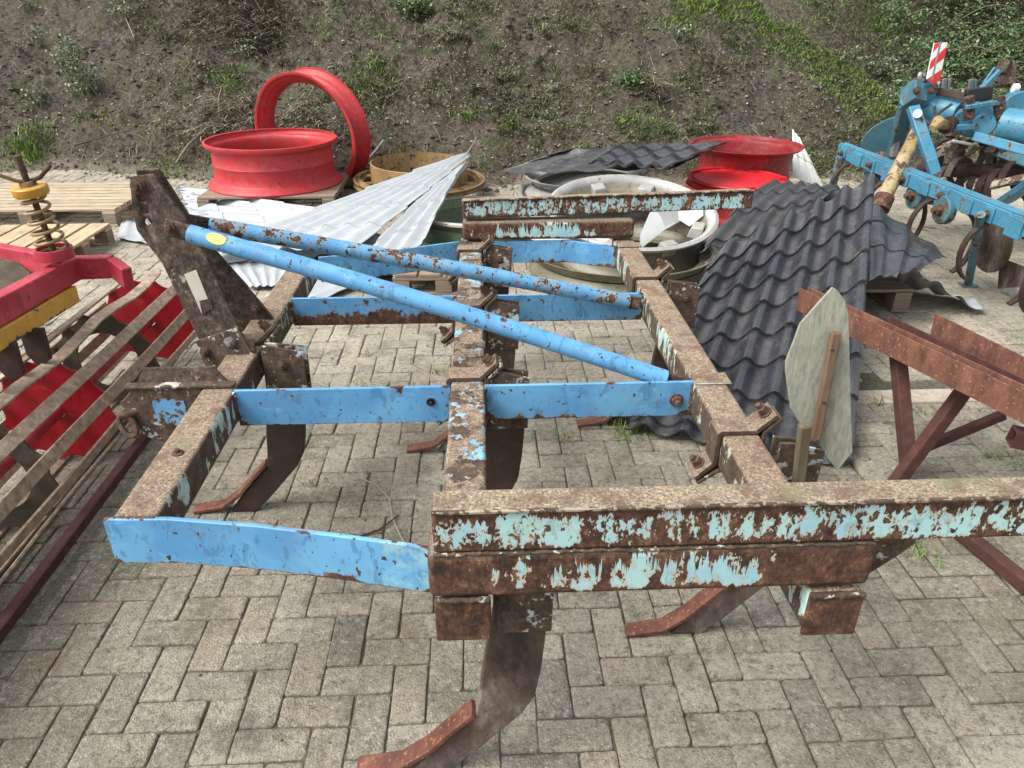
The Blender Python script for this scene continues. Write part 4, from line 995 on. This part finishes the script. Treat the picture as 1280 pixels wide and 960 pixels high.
class Veg:
    def __init__(s,seed): s.v=[];s.f=[];s.c=[];s.r=random.Random(seed)
    def blade(s,p,h,w,lean,bend=.5,val=None):
        r=s.r; a=r.uniform(0,6.28); dx=V((math.cos(a),math.sin(a),0)); sd=V((-dx.y,dx.x,0))*w/2; o=len(s.v); val=r.random() if val is None else val
        d0=V((lean[0],lean[1],1)).normalized(); p=V(p)
        for i,t in enumerate((0,.4,.75,1)):
            q=p+d0*h*t*(1-.25*bend*t)+dx*h*bend*t*t*.7+V((0,0,-h*bend*t*t*.35)); ww=(1,.85,.5,.05)[i]
            s.v+=[q-sd*ww,q+sd*ww]; s.c+=[val,val]
        for i in range(3): s.f.append((o+2*i,o+2*i+1,o+2*i+3,o+2*i+2))
    def leaf(s,p,size,nrm,val=None,asp=.55):
        r=s.r; n_=V(nrm).normalized(); a=n_.orthogonal().normalized(); a=Matrix.Rotation(r.uniform(0,6.28),3,n_)@a; b=n_.cross(a); o=len(s.v); p=V(p); val=r.random() if val is None else val
        s.v+=[p-a*size*.5,p+b*size*asp*.5+n_*size*.08,p+a*size*.5-n_*size*.1,p-b*size*asp*.5+n_*size*.08]; s.c+=[val]*4
        s.f.append((o,o+1,o+2,o+3))
    def build(s,name,mat,parent=None):
        off=parent.location if parent else V((0,0,0))
        me=bpy.data.meshes.new(name); me.from_pydata([tuple(V(q)-off) for q in s.v],[],s.f); me.update()
        a=me.attributes.new('val','FLOAT','POINT'); a.data.foreach_set('value',s.c); me.materials.append(M[mat])
        o=bpy.data.objects.new(name,me); C.objects.link(o); o.parent=parent; return o
def rv(r): return V((r.gauss(0,1),r.gauss(0,1),abs(r.gauss(0,1))+.3))
# broad cover of drab low weeds on the bank
cov=Veg(3); gr=Veg(4); st=Veg(5); rr=random.Random(9)
cnt=0
for _ in range(150000):
    x=rr.uniform(-7,9); y=rr.uniform(7.1,12.6)
    z=moundz(x,y,False)
    dens=mn.noise(V((x*.55,y*.8,2)))*.45+mn.noise(V((x*2.3,y*2.5,5)))*.75+mn.noise(V((x*7,y*8,1)))*.4
    if x<-3.0: dens-=.40*min(1,(-3.0-x)/1.5)
    if x>3.2: dens+=.30
    if x>4.8: dens+=.35
    if y<foot(x)+.10: dens-=.5
    if dens<-.05+.40*rr.random(): continue
    z=moundz(x,y); p=V((x,y,z))
    k=rr.random()
    if k<.40:
        for q in range(2): cov.leaf(p+V((rr.gauss(0,.03),rr.gauss(0,.03),rr.uniform(.005,.05))),rr.uniform(.014,.036),rv(rr))
    elif k<.66: cov.blade(p,rr.uniform(.04,.13),.007,(rr.gauss(0,.4),-.4+rr.gauss(0,.3)),.8)
    else: st.blade(p,rr.uniform(.06,.18),.005,(rr.gauss(0,.6),-.7+rr.gauss(0,.3)),1.0)
def tuft(V_,px,py,rad,nb,h,w=.010,bend=.6,lean=(0,-.35),p=None):
    p=p or hit(px,py)
    if not p: return
    for _ in range(nb):
        a=rr.gauss(0,rad);b=rr.gauss(0,rad*.8); x=p.x+a;y=p.y+b; zz=moundz(x,y) if y>7.3 else 0
        V_.blade((x,y,zz),rr.uniform(.5,1.1)*h,w,(lean[0]+rr.gauss(0,.35),lean[1]+rr.gauss(0,.3)),bend)
# bright green tufts
for px,py,rad,nb,h in((40,184,.12,260,.17),(20,192,.12,90,.10),(212,213,.16,220,.07),(130,150,.06,60,.07),(100,148,.05,40,.06),(290,100,.10,160,.10),(280,98,.10,90,.08),(800,158,.16,220,.07),(785,155,.06,110,.09),(830,162,.10,90,.06),(636,160,.05,90,.13),(587,148,.04,70,.12),(455,110,.12,160,.14),(478,98,.12,130,.14),(880,10,.2,260,.14),(850,30,.12,120,.10),(940,14,.25,300,.08),(975,35,.25,260,.08),(1010,60,.22,280,.07),(1035,85,.22,280,.07),(1060,105,.2,260,.07),(1090,122,.18,240,.08),(1110,140,.14,170,.08),(1000,20,.3,260,.08),(1110,30,.22,200,.14),(1080,10,.3,240,.12),(700,12,.2,90,.08),(590,30,.15,80,.08),(510,190,.06,50,.06),(1010,190,.12,120,.06),(1015,215,.12,150,.06),(1075,215,.15,120,.05)):
    tuft(gr,px,py,rad,int(nb*(3.2 if px>870 and px<1150 and py<150 else 1.35)),h)
# dead grass hanging
for px,py,rad,nb,h in((290,12,.28,520,.30),(315,38,.16,260,.30),(255,5,.2,220,.25),(180,5,.25,200,.22),(250,105,.06,90,.12),(290,140,.2,300,.22),(265,155,.16,260,.22),(370,140,.12,200,.2),(390,160,.1,120,.18),(430,165,.1,90,.15),(480,120,.1,90,.2),(812,105,.07,110,.22),(880,80,.2,120,.1),(1120,20,.25,220,.22),(1230,12,.5,900,.35),(1265,30,.4,600,.3),(1250,-10,.6,800,.3),(1090,70,.2,160,.12),(345,30,.2,200,.25)):
    tuft(st,px,py,rad,int(nb*1.9),h*1.15,.009,1.0,(0,-1.5))
for _ in range(1500):
    x=rr.uniform(-6.5,7); y=foot(x)+.1+abs(rr.gauss(0,1.5))
    if mn.noise(V((x*.8,y*1.0,7)))<-.12+.2*rr.random() or (x<-3.4 and rr.random()<.75): continue
    z=moundz(x,y); kind=rr.random(); R_=rr.uniform(.03,.14)*rr.uniform(.5,1.2)
    if kind<.5:
        for q in range(rr.randint(14,46)):
            dx=rr.gauss(0,R_); dy=rr.gauss(0,R_*.7); cov.leaf((x+dx,y+dy,moundz(x+dx,y+dy,True)+rr.uniform(.01,.07)),rr.uniform(.018,.045),rv(rr))
    elif kind<.8:
        for q in range(rr.randint(16,50)):
            dx=rr.gauss(0,R_*.6); dy=rr.gauss(0,R_*.4); cov.blade((x+dx,y+dy,moundz(x+dx,y+dy)),rr.uniform(.06,.17),.009,(rr.gauss(0,.4),-.5+rr.gauss(0,.3)),.7)
    else:
        for q in range(rr.randint(14,40)):
            dx=rr.gauss(0,R_*.8); dy=rr.gauss(0,R_*.5); (gr if rr.random()<.5 else st).blade((x+dx,y+dy,moundz(x+dx,y+dy)),rr.uniform(.05,.16),.008,(rr.gauss(0,.4),-.5+rr.gauss(0,.3)),.8)
for _ in range(1500):
    x=rr.uniform(-7.5,6); y=foot(x)-rr.uniform(-.1,.5)*rr.random(); tuft(cov,0,0,.04,1,.05,p=V((x,y,0)))
tag(cov.build('low_weeds','drab'),'drab low weeds scattered over the soil bank','weeds',kind='stuff')
tag(gr.build('grass','grass'),'fresh green grass tufts on the soil bank','grass',kind='stuff')
tag(st.build('dead_grass','straw'),'hanging dead grass and straw on the soil bank','dead grass',kind='stuff')
# joint weeds in the paving
jw=Veg(8)
for _ in range(230):
    x=rr.uniform(-4,4.5); y=rr.uniform(1.6,7.5)
    if rr.random()<.5: x=round(x/.105)*.105+.02
    for _ in range(rr.randint(3,9)): jw.blade((x+rr.gauss(0,.01),y+rr.gauss(0,.01),-.004),rr.uniform(.01,.035),.003,(rr.gauss(0,.5),rr.gauss(0,.5)),.6)
for px,py,h,nb,rd_ in((456,445,.09,14,.012),(545,465,.09,18,.015),(455,482,.035,24,.02),(483,482,.03,14,.015),(780,538,.09,90,.05),(792,530,.09,70,.05),(705,548,.04,40,.03),(690,545,.02,20,.02),(765,448,.05,22,.02),(735,430,.04,16,.02),(1100,508,.09,16,.02),(1085,505,.07,10,.02),(1118,515,.07,14,.015),(1155,515,.06,22,.03),(1200,508,.05,12,.02),(1237,575,.05,34,.03),(1268,575,.04,40,.04),(1270,425,.08,14,.02),(1160,690,.05,60,.05),(388,605,.05,14,.01),(497,560,.02,18,.04),(560,470,.03,20,.02),(1220,535,.02,14,.03),(610,350,.0,0,.01)):
    p=G(px,py)
    for _ in range(nb): jw.blade((p.x+rr.gauss(0,rd_),p.y+rr.gauss(0,rd_),-.004),h*rr.uniform(.5,1.1),.004,(rr.gauss(0,.4),rr.gauss(0,.4)),.6)
tag(jw.build('joint_weeds','grass'),'little weeds growing in the joints of the brick paving','weeds',kind='stuff')
# leafy weeds as plants of their own
def weed(px,py,w_,h_,nl,label,mat='leafgrey',size=.035,group='leafy weeds on the soil bank',ns=9):
    p=hit(px,py)
    if not p: return
    t=thing('leafy_weed',p,label,'weed',group); lv=Veg(int(px*7+py)); r=lv.r
    sm_=MB()
    nl=int(nl*1.5); size*=1.15
    for k in range(ns):
        a=r.uniform(0,6.28); ln=r.uniform(.5,1)
        e=p+V((math.cos(a)*w_*.5*r.random(),-.12*h_+math.sin(a)*w_*.3*r.random(),h_*ln)); b_=p+V((r.gauss(0,.1*w_),r.gauss(0,.04),0)); m_=(b_+e)/2+V((0,0,.02))
        sm_.tube([b_,m_,e],[.004,.003,.0015],5)
        for i in range(int(nl/ns)):
            s=r.random()**.7; q=b_.lerp(m_,2*s) if s<.5 else m_.lerp(e,2*s-1)
            lv.leaf(q+V((r.gauss(0,.055),r.gauss(0,.045),r.gauss(0,.03)))*(w_/.4)**.5,size*r.uniform(.6,1.3),rv(r))
    sm_.build('stems','twig',t); lv.build('leaves',mat,t)
weed(105,118,.55,.50,520,'tall grey green weed patch high on the bank at left'); weed(92,80,.28,.30,150,'narrow weed top rising above the tall patch at left')
weed(45,135,.30,.26,170,'round whitish weed left of the tall patch'); weed(50,58,.28,.25,130,'small weed at the upper left of the bank',size=.028); weed(25,65,.25,.15,70,'sparse weed at the far left of the bank',size=.025)
weed(520,20,.50,.20,330,'dark leafy plant at the top of the bank above the yellow rim','leafdark',.05); weed(788,112,.30,.20,260,'dark green clump in the middle of the bank','leafdark',.04)
weed(160,25,.5,.2,200,'spreading weed beside the hanging straw at top left',size=.028); weed(200,50,.5,.22,260,'weed patch under the hanging straw','drab',.03)
weed(560,50,.5,.15,160,'thin weeds below the dark leafy plant','drab',.03); weed(850,50,.35,.2,150,'pale green weed near the top of the bank',size=.03)
weed(305,70,.3,.15,110,'small weed below the hanging straw','leafgrey',.03); weed(630,100,.5,.12,120,'low weeds in the middle of the bank','drab',.03); weed(1095,95,.6,.30,330,'bushy weeds in the hollow behind the bank',size=.035); weed(1060,85,.5,.25,220,'shorter bushy weeds in the hollow','drab',.035)
weed(1120,135,.5,.22,240,'weeds just behind the teal machine',size=.035)
# bramble thicket top right
bt=hit(1200,70) or V((6,11,1)); t=thing('bramble_thicket',bt,'dense green bramble thicket on the heap behind the teal machine','bush'); lv=Veg(77); r=lv.r; sm_=MB()
for k in range(230):
    px=r.uniform(1118,1330); py=r.uniform(-70,150)
    if px<1160 and py<70 and r.random()<.6: continue
    p=hit(px,py,8.6)
    if not p: continue
    a=r.uniform(0,6.28); L_=r.uniform(.35,.85); e=p+V((math.cos(a)*L_,-.25+math.sin(a)*L_*.4,L_*.30)); m_=p+(e-p)*.5+V((0,0,L_*.42))
    pts=[p*(1-s)**2+m_*2*s*(1-s)+e*s*s for s in [i/6 for i in range(7)]]
    sm_.tube(pts,[.006,.006,.005,.005,.004,.003,.002],5)
    for i in range(85):
        s=r.random(); q=p*(1-s)**2+m_*2*s*(1-s)+e*s*s; lv.leaf(q+V((r.gauss(0,.07),r.gauss(0,.06),r.gauss(0,.05))),r.uniform(.03,.065),rv(r),asp=.6)
tag(sm_.build('stems','twig',t),kind='stuff'); lv.build('leaves','leafdark',t)
# clods, pebbles
def scatter(name,mat,n_,rng,size,label,cat,seed):
    r=random.Random(seed); mb=MB()
    for _ in range(n_):
        x=r.uniform(*rng[0]); y=rng[1](x,r); z=moundz(x,y) if y>7.4 else .001; s=size*r.uniform(.3,1)**1.6; c=V((x,y,z+s*.2)); 
        vs=[c+V((q[0]*r.uniform(.6,1.2),q[1]*r.uniform(.6,1.2),q[2]*r.uniform(.5,.9)))*s for q in((1,0,0),(0,1,0),(-1,0,0),(0,-1,0),(.1,.1,1),(0,0,-.8))]
        mb.add(vs,[(0,1,4),(1,2,4),(2,3,4),(3,0,4),(1,0,5),(2,1,5),(3,2,5),(0,3,5)])
    tag(mb.build(name,mat,smooth=False),label,cat,kind='stuff')
ltr=MB(); r9=random.Random(31)
for _ in range(1500):
    x=r9.uniform(-7,7.5); y=foot(x)-.1+abs(r9.gauss(0,1.6)); z=moundz(x,y)+.006; a=r9.uniform(0,3.14); L9=r9.uniform(.03,.16); q=V((math.cos(a)*L9,math.sin(a)*L9*.6,0)); e=V((x,y,z))+q; e.z=moundz(e.x,e.y)+.012
    ltr.tube([(x,y,z),(V((x,y,z))+e)/2+V((0,0,.008)),e],[.003,.0025,.0015],4)
tag(ltr.build('straw_litter','twig'),'bleached bits of straw and root littering the bank','litter',kind='stuff')
scatter('soil_clods','clod',5000,((-7,8),lambda x,r:foot(x)-.15+abs(r.gauss(0,1.6))),.038,'loose clods of soil on the bank','soil',1)
scatter('pebbles','stone',2600,((-7,8),lambda x,r:foot(x)-.25+abs(r.gauss(0,1.5))),.020,'pale pebbles on the bank','pebbles',2)
scatter('grit','stone',1500,((-3.5,4.5),lambda x,r:r.uniform(.9,6)),.0045,'fine grit on the brick paving','grit',3)
scatter('crumbs','clod',900,((-3.5,4.5),lambda x,r:r.uniform(.9,6.5)),.008,'dark crumbs of soil on the paving','soil',4)
# sticks
def stick(pts,r,mat,label,name='twig'):
    tag(MB().tube(pts,r,6).build(name,mat),label,'twig')
def hp(a,b,up=.03): p=hit(a,b); return p+V((0,-.03,up)) if p else P(a,b,9)
stick([hp(222,206),hp(238,190,.08),hp(262,171,.1)],[.008,.007,.004],'twig','pale bent twig on the bank left of the lying red rim')
stick([hp(150,10),hp(160,28),hp(170,51)],[.008,.006,.004],'twig','crossed straw stalk at the top of the bank, lower one')
stick([hp(172,8),hp(160,22,.06),hp(152,32)],[.007,.006,.004],'twig','crossed straw stalk at the top of the bank, upper one')
stick([hp(318,0),hp(330,20),hp(339,36)],[.008,.007,.005],'twig','straight pale stalk above the red ring')
stick([hp(276,150),hp(275,135,.08),hp(280,122,.1)],[.007,.006,.004],'twig','short upright twig left of the red ring')
stick([hp(455,208),hp(470,196,.06),hp(481,187,.1)],[.014,.012,.010],'white_rim','pale stick poking up left of the yellow rim')
stick([P(583,193,5.9),P(590,182,5.9),P(596,171,5.85)],[.006,.005,.003],'twig','thin twig at the point of the long light grey sheet')
stick([G(447,596,.012),G(470,606,.012),G(486,622,.012),G(491,648,.012),G(500,668,.012),G(508,682,.012)],[.0025]*6,'twig','curved pale rootlet on the bricks left of the middle toolbar')
stick([G(448,671,.008),G(475,662,.012),G(497,645,.012)],[.004,.004,.003],'twigd','dark twig crossing the pale rootlet')
stick([G(515,455,.01),G(530,462,.01),G(545,478,.01)],[.0025]*3,'twig','thin pale straw behind the left blue strut')
stick([G(1000,745,.01),G(1030,752,.01)],[.002,.002],'twigd','tiny straw on the bricks at lower right') if False else None
stick([hp(95,185),hp(120,180,.05),hp(165,168,.05)],[.009,.008,.005],'twigd','dark branch lying on the bank above the pale pallet')
